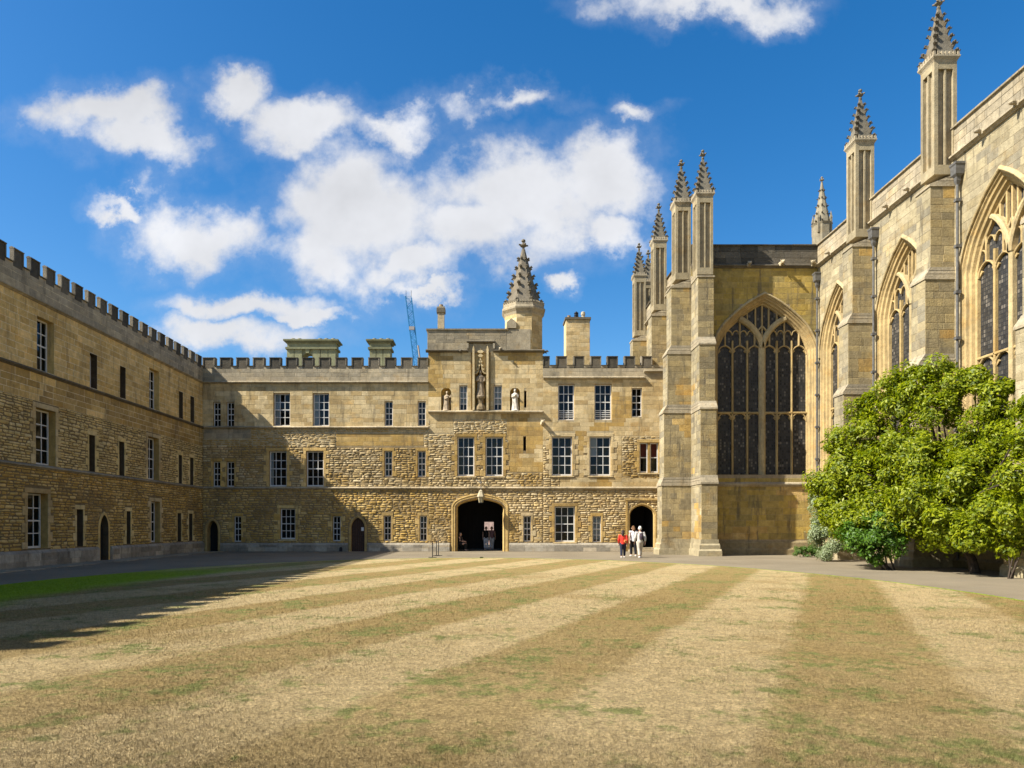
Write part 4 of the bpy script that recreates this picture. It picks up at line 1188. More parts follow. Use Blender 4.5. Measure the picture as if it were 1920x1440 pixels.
# ------------------------------------------------------------------ chapel
def zk(z): return CAMZ + (z - CAMZ) * KC
def great_window(F, uc, hw, sill, spring, rise, nh, parent, glass, transom, mwall, holes, S, pal, cells):
    """pointed traceried window: splayed jambs, hood, mullions, transom, two sub-arches, leaded lights"""
    path_ = arch_pts(uc, hw, spring, rise)
    full = [(uc - hw, sill)] + path_ + [(uc + hw, sill)]
    spandrel(mwall, F, path_, spring + rise, MORT)
    cells.append((uc - hw, uc + hw, sill, spring + rise))
    holes += arch_slices(uc, hw, sill - .25, spring, rise, arch_drop, .05)
    c1, c2, c3 = (.42, .305, .14), (.39, .28, .12), (.43, .335, .175)
    m = MB()
    rows = m.sweep(F, full, [(.03, -.01), (.03, .012), (-.05, .012), (-.09, -.07), (-.17, -.10), (-.21, -.20), (-.29, -.24), (-.33, -.36), (-.40, -.40), (-.42, -.62)], c1)
    fr = m.build('window_frame', MS, parent)
    m = MB()
    hp = [p for p in path_]
    hp = [(uc - hw, spring - .45)] + hp + [(uc + hw, spring - .45)]
    m.sweep(F, hp, [(.02, .0), (.02, .10), (.06, .13), (.13, .10), (.17, .03), (.17, -.01)], c3)
    m.build('hood_mould', MGREY, parent)
    hi = hw - .40
    ri = rise - .42
    def az_(u):                                        # underside of the arch
        return spring + ri * (1 - arch_drop((u - uc) / hi)) if abs(u - uc) <= hi else spring
    m = MB()
    D0, D1 = -.60, -.38
    n = nh * 2
    us = [uc - hi + 2 * hi * k / n for k in range(n + 1)]
    zh = spring - .28                                   # spring of the light heads
    lw = 2 * hi / n
    zc = spring + .12                                   # where the centre mullion forks
    def fork(s):
        p = []
        tu, tz = uc + s * hi * .52, az_(uc + s * hi * .52)
        for k in range(11):
            t = k / 10
            p.append((uc + s * (hi * .52) * (t ** 1.55), zc + (tz - zc) * (1 - (1 - t) ** 1.35)))
        return p
    fk = {s: fork(s) for s in (-1, 1)}
    def lim(u):
        s = 1 if u > uc else -1
        q = fk[s]; x = abs(u - uc)
        if x < hi * .52:
            return float(np.interp(x, [abs(a - uc) for a, b in q], [b for a, b in q]))
        return az_(u)
    for k in range(1, n):
        mid = (k == nh)
        w = (.40 if nh == 3 else .2) if mid else .11
        top = zc if mid else lim(us[k]) - .04
        top = top if mid else min(top, zh + lw * .9)
        m.bar(F, [(us[k], sill), (us[k], top)], w, D0, D1 + (.08 if mid else 0), c2 if not mid else c3)
    for s in (-1, 1): m.bar(F, fk[s], .34 if nh == 3 else .22, D0, D1 + .14, c3)
    for k in range(n):
        c = (us[k] + us[k + 1]) / 2; h = lw / 2
        for (z, ok) in ((zh, True), (transom - h * 1.1, True)):
            ar = [(c + h * t, z + h * 1.15 * (1 - drop_pointed(t))) for t in (-1, -.9, -.75, -.5, -.25, 0, .25, .5, .75, .9, 1)]
            m.bar(F, ar, .075, D0, D1 - .02, c1)
            for sg in (-1, 1):                           # cusps
                m.prism(F, [(c + sg * h * .92, z + h * .05), (c + sg * h * .55, z + h * .42), (c + sg * h * .80, z + h * .72)], D0 + .02, D1 - .08, c2)
        zt = zh + h * 1.15
        L = lim(c) - .03
        if L > zt + .1: m.bar(F, [(c, zt), (c, L)], .085, D0, D1 - .01, c1)
        for sg in (-.5, .5):                             # panel heads over the lights
            cc_ = c + sg * lw * .5; hh = lw * .25
            zz = min(zt + .62, lim(cc_) - .35)
            if zz > zt + .05:
                ar = [(cc_ + hh * t, zz + hh * 1.3 * (1 - drop_pointed(t))) for t in (-1, -.7, -.35, 0, .35, .7, 1)]
                m.bar(F, ar, .06, D0, D1 - .03, c1)
    for u in (-.36 * hi / 2.4, 0, .36 * hi / 2.4, -.8 * hi / 2.4, .8 * hi / 2.4):   # lights over the fork
        z0_ = lim(uc + u + (1e-4 if u >= 0 else 0)) + (.45 if u == 0 else .02)
        if az_(uc + u) > z0_ + .1: m.bar(F, [(uc + u, z0_), (uc + u, az_(uc + u) + .05)], .08, D0, D1 - .01, c1)
    dm = zc + .95
    for s in (-1, 1): m.bar(F, [(uc + s * .38 * hi / 2.4, dm - .12), (uc, dm + .35)], .08, D0, D1, c3)
    m.bar(F, [(uc - hi, transom), (uc + hi, transom)], .13, D0, D1 + .0, c2)
    m.build('tracery', MS, parent)
    for k in range(n):
        a, b = us[k], us[k + 1]
        for (p, q) in ((sill, transom), (transom, None)):
            g = MB()
            if q is not None: pts = [(a, p), (b, p), (b, q), (a, q)]
            else:
                top = [(a + (b - a) * j / 6, az_(a + (b - a) * j / 6) + .06) for j in range(6, -1, -1)]
                pts = [(a, p), (b, p)] + top
            g.face([F.P(u, z, -.53) for u, z in pts], (0, 0, 0), F.flip)
            g.build('leaded_light', glass, parent)
    m = MB()                                            # sloping sill
    m.side_prism(F, [(-.62, sill + .04), (-.02, sill - .32), (-.02, sill - .45), (-.62, sill - .45)], uc - hw - .02, uc + hw + .02, PAL['shade'][0])
    m.build('sill', MGREY, parent)

def buttress(F, u0, u1, stages, parent, S, pal_front, pal_side, zb=0.0, slope=.42, plinth_h=.95):
    """stages: (top z, projection); offsets are moulded slopes"""
    m = MB(); z = zb0 = zb
    for i, (zt, p) in enumerate(stages):
        m.fbox(F, u0, u1, z, zt, -.2, p, (.36, .29, .18))
        S.fill(F, u0, u1, z, zt, [], 'ashlar', pal_front, .0, d=p, hr=(.27, .40), wr=(.38, .75))
        for (uu, nn) in ((u0, -F.u), (u1, F.u)):
            Fs = Frame(F.P(uu, 0, 0), F.n, nn)
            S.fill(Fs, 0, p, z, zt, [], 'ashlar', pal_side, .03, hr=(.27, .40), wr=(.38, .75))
        pn = stages[i + 1][1] if i + 1 < len(stages) else 0.0
        if p - pn > .02:
            k = 3
            for j in range(k):                          # stepped tabling of the offset
                za, zb_ = zt + slope * j / k, zt + slope * (j + 1) / k
                pa = p + .05 - (p + .05 - pn) * j / k; pb = p + .05 - (p + .05 - pn) * (j + 1) / k
                m.side_prism(F, [(-.1, za - (.09 if j == 0 else .02)), (pa, za - (.09 if j == 0 else .02)), (pa, za), (pb + .02, zb_), (-.1, zb_)], u0 - .045, u1 + .045, PAL['grey'][j % 3])
            z = zt
        else: z = zt
    p = stages[0][1]
    if zb0 > 0: return m.build('buttress', MGREY, parent)
    for (zz, e) in ((.30, .20), (.62, .12), (.95, .05)):
        m.fbox(F, u0 - e, u1 + e, 0, zz, -.1, p + e, PAL['nave'][0])
    for (zz, e) in ((.30, .20), (.62, .12)):
        m.side_prism(F, [(-.1, zz), (p + e, zz), (p + e - .08, zz + .1), (-.1, zz + .1)], u0 - e + .02, u1 + e - .02, PAL['nave'][1])
    return m.build('buttress', MGREY, parent)
def pinnacle(parent, x0, x1, y0, y1, z0, zc, za):
    """panelled shaft, moulded cornice with cresting, crocketed spirelet"""
    cx, cy = (x0 + x1) / 2, (y0 + y1) / 2
    w = x1 - x0; q = w * .17
    c = (.31, .255, .155)
    m = MB()
    m.box(x0 + w * .14, x1 - w * .14, y0 + w * .14, y1 - w * .14, z0, zc, (.30, .245, .155))
    for a in (x0, x1 - q):
        for b in (y0, y1 - q): m.box(a, a + q, b, b + q, z0, zc - .02, c)
    e = .035
    for (a0, a1, b0, b1) in ((x0 + q, x1 - q, y0, y0 + w * .16), (x0 + q, x1 - q, y1 - w * .16, y1)):
        m.box(a0, a1, b0 + .004, b1 - .004, z0, z0 + .4, c); m.box(a0, a1, b0 + .004, b1 - .004, zc - .34, zc - .02, c)
        m.box(cx - e, cx + e, b0 + .02, b1 - .02, z0 + .4, zc - .34, c)
    for (a0, a1) in ((x0, x0 + w * .16), (x1 - w * .16, x1)):
        m.box(a0 + .004, a1 - .004, y0 + q, y1 - q, z0, z0 + .4, c); m.box(a0 + .004, a1 - .004, y0 + q, y1 - q, zc - .34, zc - .02, c)
        m.box(a0 + .02, a1 - .02, cy - e, cy + e, z0 + .4, zc - .34, c)
    o = m.build('pinnacle', MS, parent)
    m = MB(); rt = R(45); s2 = math.sqrt(2)
    h = w / 2 * s2
    m.lathe((cx, cy, 0), [(h * .98, zc - .06), (h * 1.05, zc + .03), (h * 1.2, zc + .14), (h * 1.2, zc + .20), (h * 1.04, zc + .26), (h * 1.0, zc + .3)], 4, PAL['grey'][0], rt)
    for k in range(4):
        p0_ = Vector((math.cos(rt + k * math.pi / 2), math.sin(rt + k * math.pi / 2), 0)) * h * 1.06
        p1_ = Vector((math.cos(rt + (k + 1) * math.pi / 2), math.sin(rt + (k + 1) * math.pi / 2), 0)) * h * 1.06
        for j in range(6):
            v = p0_.lerp(p1_, j / 6)
            m.box(cx + v.x - .045, cx + v.x + .045, cy + v.y - .045, cy + v.y + .045, zc + .22, zc + .37, PAL['grey'][1])
    m.build('cornice', MGREY, o)
    spire(o, (cx, cy), h * .92, zc + .27, za - .28, 4, rt, 6, .29, (.17, .15, .11), .46)
    return o
def chapel_parapet(F, u0, u1, z0, z1, parent, pal='grey', S=None):
    mp_ = MBLK if pal == 'black' else MGREY
    m = MB(); m.fbox(F, u0, u1, z0, z1 - .1, -.5, .0, PAL[pal][0]); o = m.build('parapet', mp_, parent)
    S2 = Stones(); S2.fill(F, u0, u1, z0 + .1, z1 - .1, [], 'ashlar', pal, .0, hr=(.30, .42), wr=(.5, 1.1)); S2.emit(o, mp_, mp_, 60)
    m = MB(); n = max(1, int((u1 - u0) / 1.3))
    for k in range(n):
        a, b = u0 + (u1 - u0) * k / n, u0 + (u1 - u0) * (k + 1) / n
        j = rnd.uniform(-.008, .008)
        m.side_prism(F, [(-.58, z1 - .13 + j), (.1, z1 - .13 + j), (.11, z1 - .07 + j), (-.2, z1 + .02 + j), (-.58, z1 - .02 + j)], a, b - .006, rnd.choice(PAL['grey' if F is FN else 'black']))
    m.build('coping', MGREY, o)
ZPS, ZPT = az(498), az(457)
# --- antechapel
AC = thing('antechapel', 'tall buttressed antechapel with great traceried window facing the lawn, beside the pointed doorway', 'building', (14, YA + 3, 0))
S = Stones(); holes = []; cells = []; m = MB()
great_window(FA, ax_(1434), 2.84 * KC, az(890), az(652), az(553) - az(652), 3, AC, MLGX, az(772), m, holes, S, 'shade', cells)
wall_cells(m, FA, XS, XN, 0, ZPT - .1, cells, MORT)
great_window(FS, YA + 3.0, 1.3, az(890), az(652), az(553) - az(652), 2, AC, MLGY, az(772), m, [], S, 'nave', (cs := []))
wall_cells(m, FS, YA, YA + 13.2, 0, ZPT - .1, cs, MORT)
m.box(XS + .9, XN + 9, YA + .9, YA + 13.2, 0, ZPS + .2, MORT)
m.box(XS + .001, XN + 9, YA + .001, YA + 13.2, ZPS + .2, ZPS + .4, MORT)
m.box(XS + .001, XN + 9, YA + 13.2, YA + 13.3, 0, ZPS + .4, MORT)
wallA = m.build('wall', MS, AC)
hA = holes
S.fill(FA, XS, XN, .9, az(907) - .1, hA, 'ashlar', 'ante', .12, hr=(.30, .42), wr=(.5, 1.1))
S.fill(FA, XS, XN, az(907), ZPS - .06, hA, 'ashlar', 'ante', .0, hr=(.28, .40), wr=(.5, 1.1))
S.fill(FS, YA, YA + 13.2, .5, ZPS - .06, [(YA + 1.5, YA + 4.5, 3.5, ZPS)], 'ashlar', 'nave', .05, hr=(.3, .42), wr=(.5, 1.1))
st = [(az(908) - .0, 1.85), (az(768), 1.72), (az(646), 1.48), (az(522), 1.27), (ZPS - .6, 1.2)]
buttress(FA, 10.98 * KC, 11.83 * KC, [(az(908), 1.86 * KC), (zk(7.95), 1.70 * KC), (zk(11.40), 1.48 * KC), (zk(15.05), 1.24 * KC)], AC, S, 'shade', 'nave')
buttress(FS, YA + .02, YA + 1.12, [(az(908), 1.62 * KC), (zk(8.0), 1.5 * KC), (zk(11.25), 1.30 * KC), (zk(14.9), 1.1 * KC)], AC, S, 'nave', 'shade')
buttress(FS, 44.6 * KC, 45.5 * KC, [(zk(8.0), 1.5 * KC), (zk(11.25), 1.25 * KC), (zk(14.9), 1.0 * KC)], AC, S, 'nave', 'shade', zb=4.8)
buttress(FS, 50.6 * KC, 51.5 * KC, [(zk(8.0), 1.5 * KC), (zk(11.25), 1.25 * KC), (zk(14.9), 1.0 * KC)], AC, S, 'nave', 'shade', zb=4.8)
S.emit(wallA, MCHAP)
string_course(FA, XS + .86, XN - .02, az(907), AC, PAL['grey'][0], .16, .22)
string_course(FA, XS + .0, XN - .02, ZPS, AC, PAL['black'][3], .2, .22)
string_course(FS, YA + 1.07, YA + 13.2, ZPS, AC, PAL['grey'][1], .2, .22)
string_course(FS, YA + 1.15, YF - .02, az(907), AC, PAL['grey'][1], .14, .2)
m = MB()
for (zz, e) in ((.30, .22), (.72, .12)):
    m.side_prism(FA, [(-.02, 0), (e, 0), (e, zz), (e - .1, zz + .12), (-.02, zz + .12)], XS + .9, XN - .02, PAL['shade'][2])
    m.side_prism(FS, [(-.02, 0), (e, 0), (e, zz), (e - .1, zz + .12), (-.02, zz + .12)], YA + 1.1, YF - .1, PAL['shade'][1])
m.build('plinth', MGREY, AC)
chapel_parapet(FA, XS, XN, ZPS, ZPT, AC, 'black')
chapel_parapet(FS, YA + .51, YA + 13.2, ZPS, ZPT, AC, 'grey')
pinnacle(AC, 10.93 * KC, 11.78 * KC, 38.02 * KC, 38.9 * KC, zk(15.1), zk(19.25), zk(21.75))
pinnacle(AC, 10.12 * KC, 10.97 * KC, YA + .06, YA + .98, zk(15.3), zk(19.4), zk(21.9))
pinnacle(AC, 10.12 * KC, 10.92 * KC, 44.62 * KC, 45.46 * KC, zk(15.2), zk(19.4), zk(21.85))
pinnacle(AC, 10.12 * KC, 10.92 * KC, 50.62 * KC, 51.46 * KC, zk(15.2), zk(19.3), zk(21.7))
pinnacle(AC, 11.05 * KC, 11.85 * KC, 51.9 * KC, 52.7 * KC, zk(15.2), zk(19.3), zk(21.7))
gargoyle((ax_(1402), YA, ZPS), (0, -1, 0), .55, AC, PAL['grey'][1])
gargoyle((ax_(1463), YA, ZPS + .05), (0, -1, 0), .62, AC, (.36, .30, .19))
gargoyle((ax_(1526), YA - .1, ZPS + .02), (-.6, -.8, 0), .62, AC, (.36, .30, .19))
gargoyle((XS, 46.5, ZPS), (-1, 0, 0), .55, AC, PAL['grey'][1])
# --- nave
NV = thing('chapel_nave', 'sunlit chapel nave wall with tall windows, buttresses and drainpipes behind the magnolia', 'building', (XN + 2, 28, 0))
S = Stones(); holes = []; cells = []; m = MB()
BUT = [33.65 * KC, 27.67 * KC, 21.69 * KC, 15.71 * KC, 9.73 * KC]
prev = YA
for b in BUT[:4]:
    uc = (prev + b + .98) / 2
    hw = 2.15 * KC if prev != YA else 2.0 * KC
    great_window(FN, uc, hw, az(890), az(652) - .25, 2.95 * KC, 2, NV, MLGY, az(772), m, holes, S, 'nave', cells)
    prev = b
wall_cells(m, FN, -6, YA, 0, ZPT - .1, cells, MORT)
m.box(XN + .9, XN + 9, -6, YA + .2, 0, ZPS + .2, MORT)
m.box(XN + .001, XN + 9, -6, YA + .2, ZPS + .2, ZPS + .4, MORT)
m.box(XN, XN + .9, -6.01, -6, 0, ZPS + .3, MORT)
wallN = m.build('wall', MS, NV)
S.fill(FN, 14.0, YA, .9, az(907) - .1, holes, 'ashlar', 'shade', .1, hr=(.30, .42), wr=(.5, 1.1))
S.fill(FN, 14.0, YA, az(907), ZPS - .06, holes, 'ashlar', 'nave', .0, hr=(.30, .42), wr=(.5, 1.15))
for b in BUT[:4]:
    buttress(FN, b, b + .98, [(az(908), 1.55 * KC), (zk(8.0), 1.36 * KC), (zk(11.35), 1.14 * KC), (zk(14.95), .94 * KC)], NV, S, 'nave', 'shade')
S.emit(wallN, MCHAP)
string_course(FN, -6, YA - .02, az(907), NV, PAL['nave'][2], .16, .22)
string_course(FN, -6, YA - .02, ZPS, NV, PAL['grey'][1], .2, .22)
chapel_parapet(FN, -6, YA, ZPS, ZPT, NV, 'grey')
m = MB()
for (zz, e) in ((.30, .22), (.72, .12)):
    m.side_prism(FN, [(-.02, 0), (e, 0), (e, zz), (e - .1, zz + .12), (-.02, zz + .12)], -6, YA - .25, PAL['shade'][2])
m.build('plinth', MGREY, NV)
for b in BUT[:4]: pinnacle(NV, XN - .78 * KC, XN + .10 * KC, b + .01, b + .96, zk(15.35), zk(19.75), zk(22.35))
for x_ in (1562, 1672, 1712, 1848, 1915):
    gargoyle((XN, XN * FPX / (x_ - CX), ZPS), (-1, 0, 0), .5, NV, PAL['grey'][1])
def drainpipe(parent, x, y, z1, z0):
    m = MB()
    m.tube([(x, y, z0), (x, y, z1)], .055, 8, (0, 0, 0))
    o = m.build('drainpipe', MLEAD, parent)
    m = MB()
    m.lathe((x, y, z1), [(.07, -.3), (.13, -.15), (.13, .0), (.24, .1), (.26, .45), (.3, .5), (.3, .58)], 4, (0, 0, 0), R(45)); m.build('hopper', MLEAD, o)
    m = MB(); z = z1 - 1.0
    while z > z0:
        m.box(x - .1, x + .1, y - .09, y + .09, z, z + .12, (0, 0, 0)); z -= 1.9
    m.build('bracket', MLEAD, o)
drainpipe(NV, XN - .2, 33.2 * KC, zk(15.0), .3); drainpipe(NV, XN - .2, 27.22 * KC, zk(15.0), .3); drainpipe(NV, XN - .16, YA - .28, zk(15.0), .3)
# spirelet of the turret on the far side of the chapel roof
sy = 49.0; sx = (1541 - CX) * sy / FPX; szz = lambda y: CAMZ + (CY - y) * sy / FPX
SPT = thing('stair_turret', 'small grey crocketed spirelet rising behind the chapel parapet', 'turret', (sx, sy, ZPS))
m = MB(); m.lathe((sx, sy, 0), [(.62, ZPS - .5), (.62, szz(425)), (.7, szz(421))], 8, (.25, .215, .145), R(22.5)); m.build('turret_shaft', MGREY, SPT)
for k in range(4):
    a = R(90 * k + 45); x, y = sx + .6 * math.cos(a), sy + .6 * math.sin(a)
    m = MB(); m.lathe((x, y, 0), [(.09, szz(440)), (.09, szz(415)), (.11, szz(413)), (.01, szz(400))], 4, (.25, .215, .145), a); m.build('corner_pinnacle', MGREY, SPT)
spire(SPT, (sx, sy), .56, szz(422), szz(342), 8, R(22.5), 5, .17, (.25, .215, .145), .36)

# ------------------------------------------------------------------ chimneys and crane behind the far range
def sq(Y): return lambda x: (x - CX) * Y / FPX, lambda y: CAMZ + (CY - y) * Y / FPX
YC = 57.0
cxx, czz = sq(YC)
GRN = (.23, .23, .13)
MCH = stone_material('lichened_stone', .3, .5, .02)
def stack(name_label, xs, parts, arch=None, pots=()):
    o = thing('chimney_stack', name_label, 'chimney', (cxx(sum(xs) / 2), YC + .6, 0))
    Fc = Frame((0, YC, 0), (1, 0, 0), (0, -1, 0))
    m = MB()
    for a, b in parts: m.fbox(Fc, cxx(a), cxx(b), 0, czz(652), -1.2, 0, GRN)
    if arch:
        a, b, zt, zs = arch
        ap = arch_pts((cxx(a) + cxx(b)) / 2, (cxx(b) - cxx(a)) / 2, czz(zs), czz(zt) - czz(zs), lambda t: 1 - math.sqrt(max(0, 1 - t * t)), 6)
        spandrel(m, Fc, ap, czz(652), GRN, -.1); m.fbox(Fc, cxx(a), cxx(b), 0, czz(705), -1.1, -.1, GRN)
        m.sweep(Fc, ap, [(0, -.1), (0, -1.1)], GRN)
        u = (cxx(a) + cxx(b)) / 2
        m.prism(Fc, [(u - .12, czz(662)), (u + .12, czz(662)), (u + .2, czz(652)), (u - .2, czz(652))], -.1, .05, GRN)
    m.build('shaft', MCH, o)
    m = MB()
    a, b = cxx(xs[0]), cxx(xs[1])
    for (z0, z1, e) in ((czz(655), czz(651), .12), (czz(651), czz(643), .0), (czz(643), czz(640), .12), (czz(640), czz(637), .26)):
        m.fbox(Fc, a - e, b + e, z0 + .002, z1, -1.2 - e, e, tuple(v * (.75 if e > .1 else 1) for v in GRN))
    m.build('cornice', MCH, o)
    for p in pots:
        m = MB(); m.lathe((cxx(p), YC + .6, czz(637)), [(.15, -.05), (.15, .12), (.18, .16), (.16, .24)], 10, (.25, .22, .13)); m.build('chimney_pot', MCH, o)
    return o
stack('wide greenish lichened chimney stack pierced by a round arch, above battlements', (538.5, 629), [(538, 551), (552, 566), (586, 600), (601, 614.5), (615.5, 629)], (564, 589, 662, 675), (546, 558, 597, 609, 622))
stack('narrow greenish lichened chimney stack of three flues above battlements', (693, 731.5), [(693, 704.5), (705.5, 717.5), (718.5, 731.5)], None, (700, 713, 726))
YC2 = 52.5
cx2, cz2 = sq(YC2)
o = thing('chimney_stack', 'square ashlar chimney stack with three unlike pots between turret and chapel', 'chimney', (cx2(1084), YC2 + .8, 0))
Fc = Frame((0, YC2, 0), (1, 0, 0), (0, -1, 0)); S = Stones(); m = MB()
m.fbox(Fc, cx2(1061.5), cx2(1106), 0, cz2(597), -1.6, 0, PAL['ashlar'][1]); sh = m.build('shaft', MS, o)
S.fill(Fc, cx2(1061.5), cx2(1106), cz2(690), cz2(599), [], 'ashlar', 'ashlar', .0, hr=(.24, .34), wr=(.35, .7)); S.emit(sh, MS, MS)
m = MB(); m.fbox(Fc, cx2(1059.5), cx2(1108), cz2(599), cz2(595), -1.7, .1, PAL['black'][3]); m.build('cornice', MGREY, o)
zt = cz2(595)
m = MB(); m.lathe((cx2(1069), YC2 + .8, zt), [(.13, -.02), (.12, .3), (.15, .33), (.12, .36)], 10, (.34, .24, .14)); m.build('chimney_pot', MS, o)
m = MB(); m.lathe((cx2(1083), YC2 + .8, zt), [(.12, -.02)] + [q for k in range(4) for q in ((.12, .1 + k * .13), (.17, .12 + k * .13), (.17, .17 + k * .13), (.12, .19 + k * .13))] + [(.05, .66)], 10, (.05, .045, .04)); m.build('chimney_pot', MIRON, o)
m = MB(); m.lathe((cx2(1096), YC2 + .8, zt), [(.2, -.02), (.19, .1), (.13, .2), (.13, .36), (.17, .4), (.15, .6), (.1, .64)], 10, (.5, .43, .3)); m.build('chimney_pot', MS, o)
YK = 130.0
kx, kz = sq(YK)
CR = thing('tower_crane', 'blue lattice crane boom leaning above the battlements', 'crane', (kx(790), YK, 0))
MBLUE = plain('crane_blue', (.02, .16, .33), .5)
m = MB()
b0 = Vector((kx(795), YK, kz(800))); b1 = Vector((kx(766), YK, kz(557)))
ax = (b1 - b0).normalized(); sd = Vector((1, 0, 0)); fw = Vector((0, 1, 0))
nseg = 26; L = (b1 - b0).length
cor = lambda t, i, j: b0 + ax * L * t + sd * (.52 if i else -.52) * (1 if t > .3 else .75) + fw * (.5 if j else -.5)
for i in (0, 1):
    for j in (0, 1): m.tube([cor(0, i, j), cor(1, i, j)], .085, 4, (0, 0, 0))
for k in range(nseg):
    t0, t1 = k / nseg, (k + 1) / nseg
    for j in (0, 1):
        m.tube([cor(t0, k % 2, j), cor(t1, (k + 1) % 2, j)], .05, 4, (0, 0, 0)); m.tube([cor(t1, 0, j), cor(t1, 1, j)], .04, 4, (0, 0, 0))
m.build('lattice_boom', MBLUE, CR)
m = MB(); c = b0.lerp(b1, (800 - 617) / 243.); m.box(c.x - .5, c.x + .45, YK - .9, YK - .5, c.z - .35, c.z + .25, (0, 0, 0)); m.build('hoist_motor', plain('crane_grey', (.3, .27, .24), .6), CR)
m = MB()
for s in (-.45, .5): m.tube([b1 + Vector((s, 0, -.1)), b1 + Vector((s, 0, 1.2))], .04, 4, (0, 0, 0))
m.build('aerial', MIRON, CR)
m = MB()
t0 = b0.lerp(b1, .05) + Vector((.9, -.6, 0)); t1 = b0.lerp(b1, .62) + Vector((.75, -.6, 0))
m.tube([t0, t1], .16, 5, (0, 0, 0)); m.build('luffing_ram', plain('crane_ram', (.33, .27, .22), .6), CR)

# ------------------------------------------------------------------ bodies fused from tapered limbs
def fused(mb, name, mat, parent, vox, smooth=True, kind=None):
    o = mb.build('tmp_body', mat)
    md = o.modifiers.new('r', 'REMESH'); md.mode = 'VOXEL'; md.voxel_size = vox; md.use_smooth_shade = smooth
    s = o.modifiers.new('s', 'SMOOTH'); s.factor = .5; s.iterations = 3
    dg = bpy.context.evaluated_depsgraph_get(); dg.update()
    me = bpy.data.meshes.new_from_object(o.evaluated_get(dg))
    me.name = name
    me.materials.clear(); me.materials.append(mat)
    old = o.data
    bpy.data.objects.remove(o); bpy.data.meshes.remove(old)
    return link(name, me, parent, kind)
def flat(name, c, r=.85): return plain(name, c, r)
MSKIN = flat('skin', (.45, .27, .19), .6)
def ball(m, c, r, sx=1, sy=1, sz=1, n=12):
    pr = [(max(.001, math.sin(math.pi * k / 8)) * r, -math.cos(math.pi * k / 8) * r * sz) for k in range(9)]
    m.lathe(c, pr, n, (0, 0, 0), 0, sx, sy)
def person(loc, H, rz, label, top, legs, hair, shoe, stride=.10, sit=False, hairlen=.0, arm='down', sleeves=True, group=None, cat='person'):
    """one figure: joints in metres for a 1 m tall body, faces +y before turning"""
    o = thing('person', label, cat, loc, group)
    Mx = Matrix.Translation(loc) @ Matrix.Rotation(rz, 4, 'Z') @ Matrix.Scale(H, 4)
    def T(p): return Mx @ Vector(p)
    def tub(m, pts, rs, n=10): m.tube([T(p) for p in pts], [r * H for r in rs], n, (0, 0, 0))
    def bal(m, c, r, sz=1.0, sx=1, sy=1): ball(m, T(c), r * H, sx, sy, sz)
    J = {}
    ph = .30 if sit else .52
    dz = ph - .52
    for s in (-1, 1):
        st = stride * s
        if sit: J[s] = [(s * .05, 0, ph), (s * .065, .25, ph + .01), (s * .06, .24, .045), (s * .065, .32, .02)]
        else: J[s] = [(s * .05, 0, ph), (s * .052, st * .55 + .015, .285), (s * .05, st * 1.0 - (.03 if s < 0 else 0), .045), (s * .058, st + .075, .018)]
        if arm == 'down': J[s] += [(s * .115, 0, .80 + dz), (s * .15, -.02 - st * .4, .63 + dz), (s * .145, .03 - st * .9, .49 + dz)]
        else: J[s] += [(s * .11, 0, .80 + dz), (s * .14, .05, .65 + dz), (s * .05, .20, .62 + dz)]
    b = MB()
    tub(b, [(0, 0, ph - .02), (0, -.005, .62 + dz), (0, 0, .72 + dz), (0, 0, .80 + dz), (0, .005, .835 + dz), (0, .01, .87 + dz)], [.085, .075, .09, .07, .034, .034])
    bal(b, (0, .012, .925 + dz), .055, 1.30, .92, 1.08)
    tub(b, [(0, .06, .925 + dz), (0, .082, .91 + dz)], [.012, .011], 6)                      # nose
    tub(b, [(0, .045, .882 + dz), (0, .058, .876 + dz)], [.022, .014], 6)                     # chin
    for s in (-1, 1):
        bal(b, (s * .054, .008, .92 + dz), .014, 1.5)
        h0, kn, an, toe, sh, el, wr = J[s]
        tub(b, [h0, tuple((p + q) / 2 for p, q in zip(h0, kn)), kn, tuple(p * .6 + q * .4 for p, q in zip(kn, an)), an], [.07, .056, .038, .037, .023])
        tub(b, [an, toe], [.026, .022], 8)
        tub(b, [(0, 0, .80 + dz), sh, el, tuple((p + q) / 2 for p, q in zip(el, wr)), wr], [.05, .042, .029, .027, .018])
        v = (Vector(wr) - Vector(el)).normalized()
        sd_ = Vector((s, 0, 0)).cross(v); sd_ = sd_.normalized() if sd_.length > .01 else Vector((0, 1, 0))
        w = Vector(wr)
        tub(b, [w, w + v * .05], [.018, .021], 8)
        for q, ln in ((-.75, .040), (-.25, .048), (.25, .045), (.75, .036)):
            p0_ = w + v * .048 + sd_ * q * .020
            tub(b, [p0_, p0_ + v * ln * .55, p0_ + v * ln + Vector((-s * .012, 0, 0))], [.0075, .007, .006], 6)
        tub(b, [w + v * .018 + sd_ * .018, w + v * .045 + sd_ * .036], [.008, .007], 6)
    fused(b, 'body', MSKIN, o, .0075 * H)
    c = MB()
    tub(c, [(0, 0, ph - .035), (0, -.005, .60 + dz), (0, 0, .72 + dz), (0, 0, .795 + dz), (0, 0, .825 + dz)], [.096, .092, .102, .082, .048])
    for s in (-1, 1):
        h0, kn, an, toe, sh, el, wr = J[s]
        e2 = Vector(el).lerp(Vector(wr), .8) if sleeves else Vector(sh).lerp(Vector(el), .7)
        mid = [el] if sleeves else []
        tub(c, [(0, 0, .79 + dz), sh, *mid, tuple(e2)], [.055, .052, *([.042] if sleeves else []), .032 if sleeves else .040])
    fused(c, 'shirt', flat('shirt_cloth', top), o, .012 * H)
    c = MB()
    tub(c, [(0, 0, ph - .05), (0, 0, ph + .06)], [.096, .088])
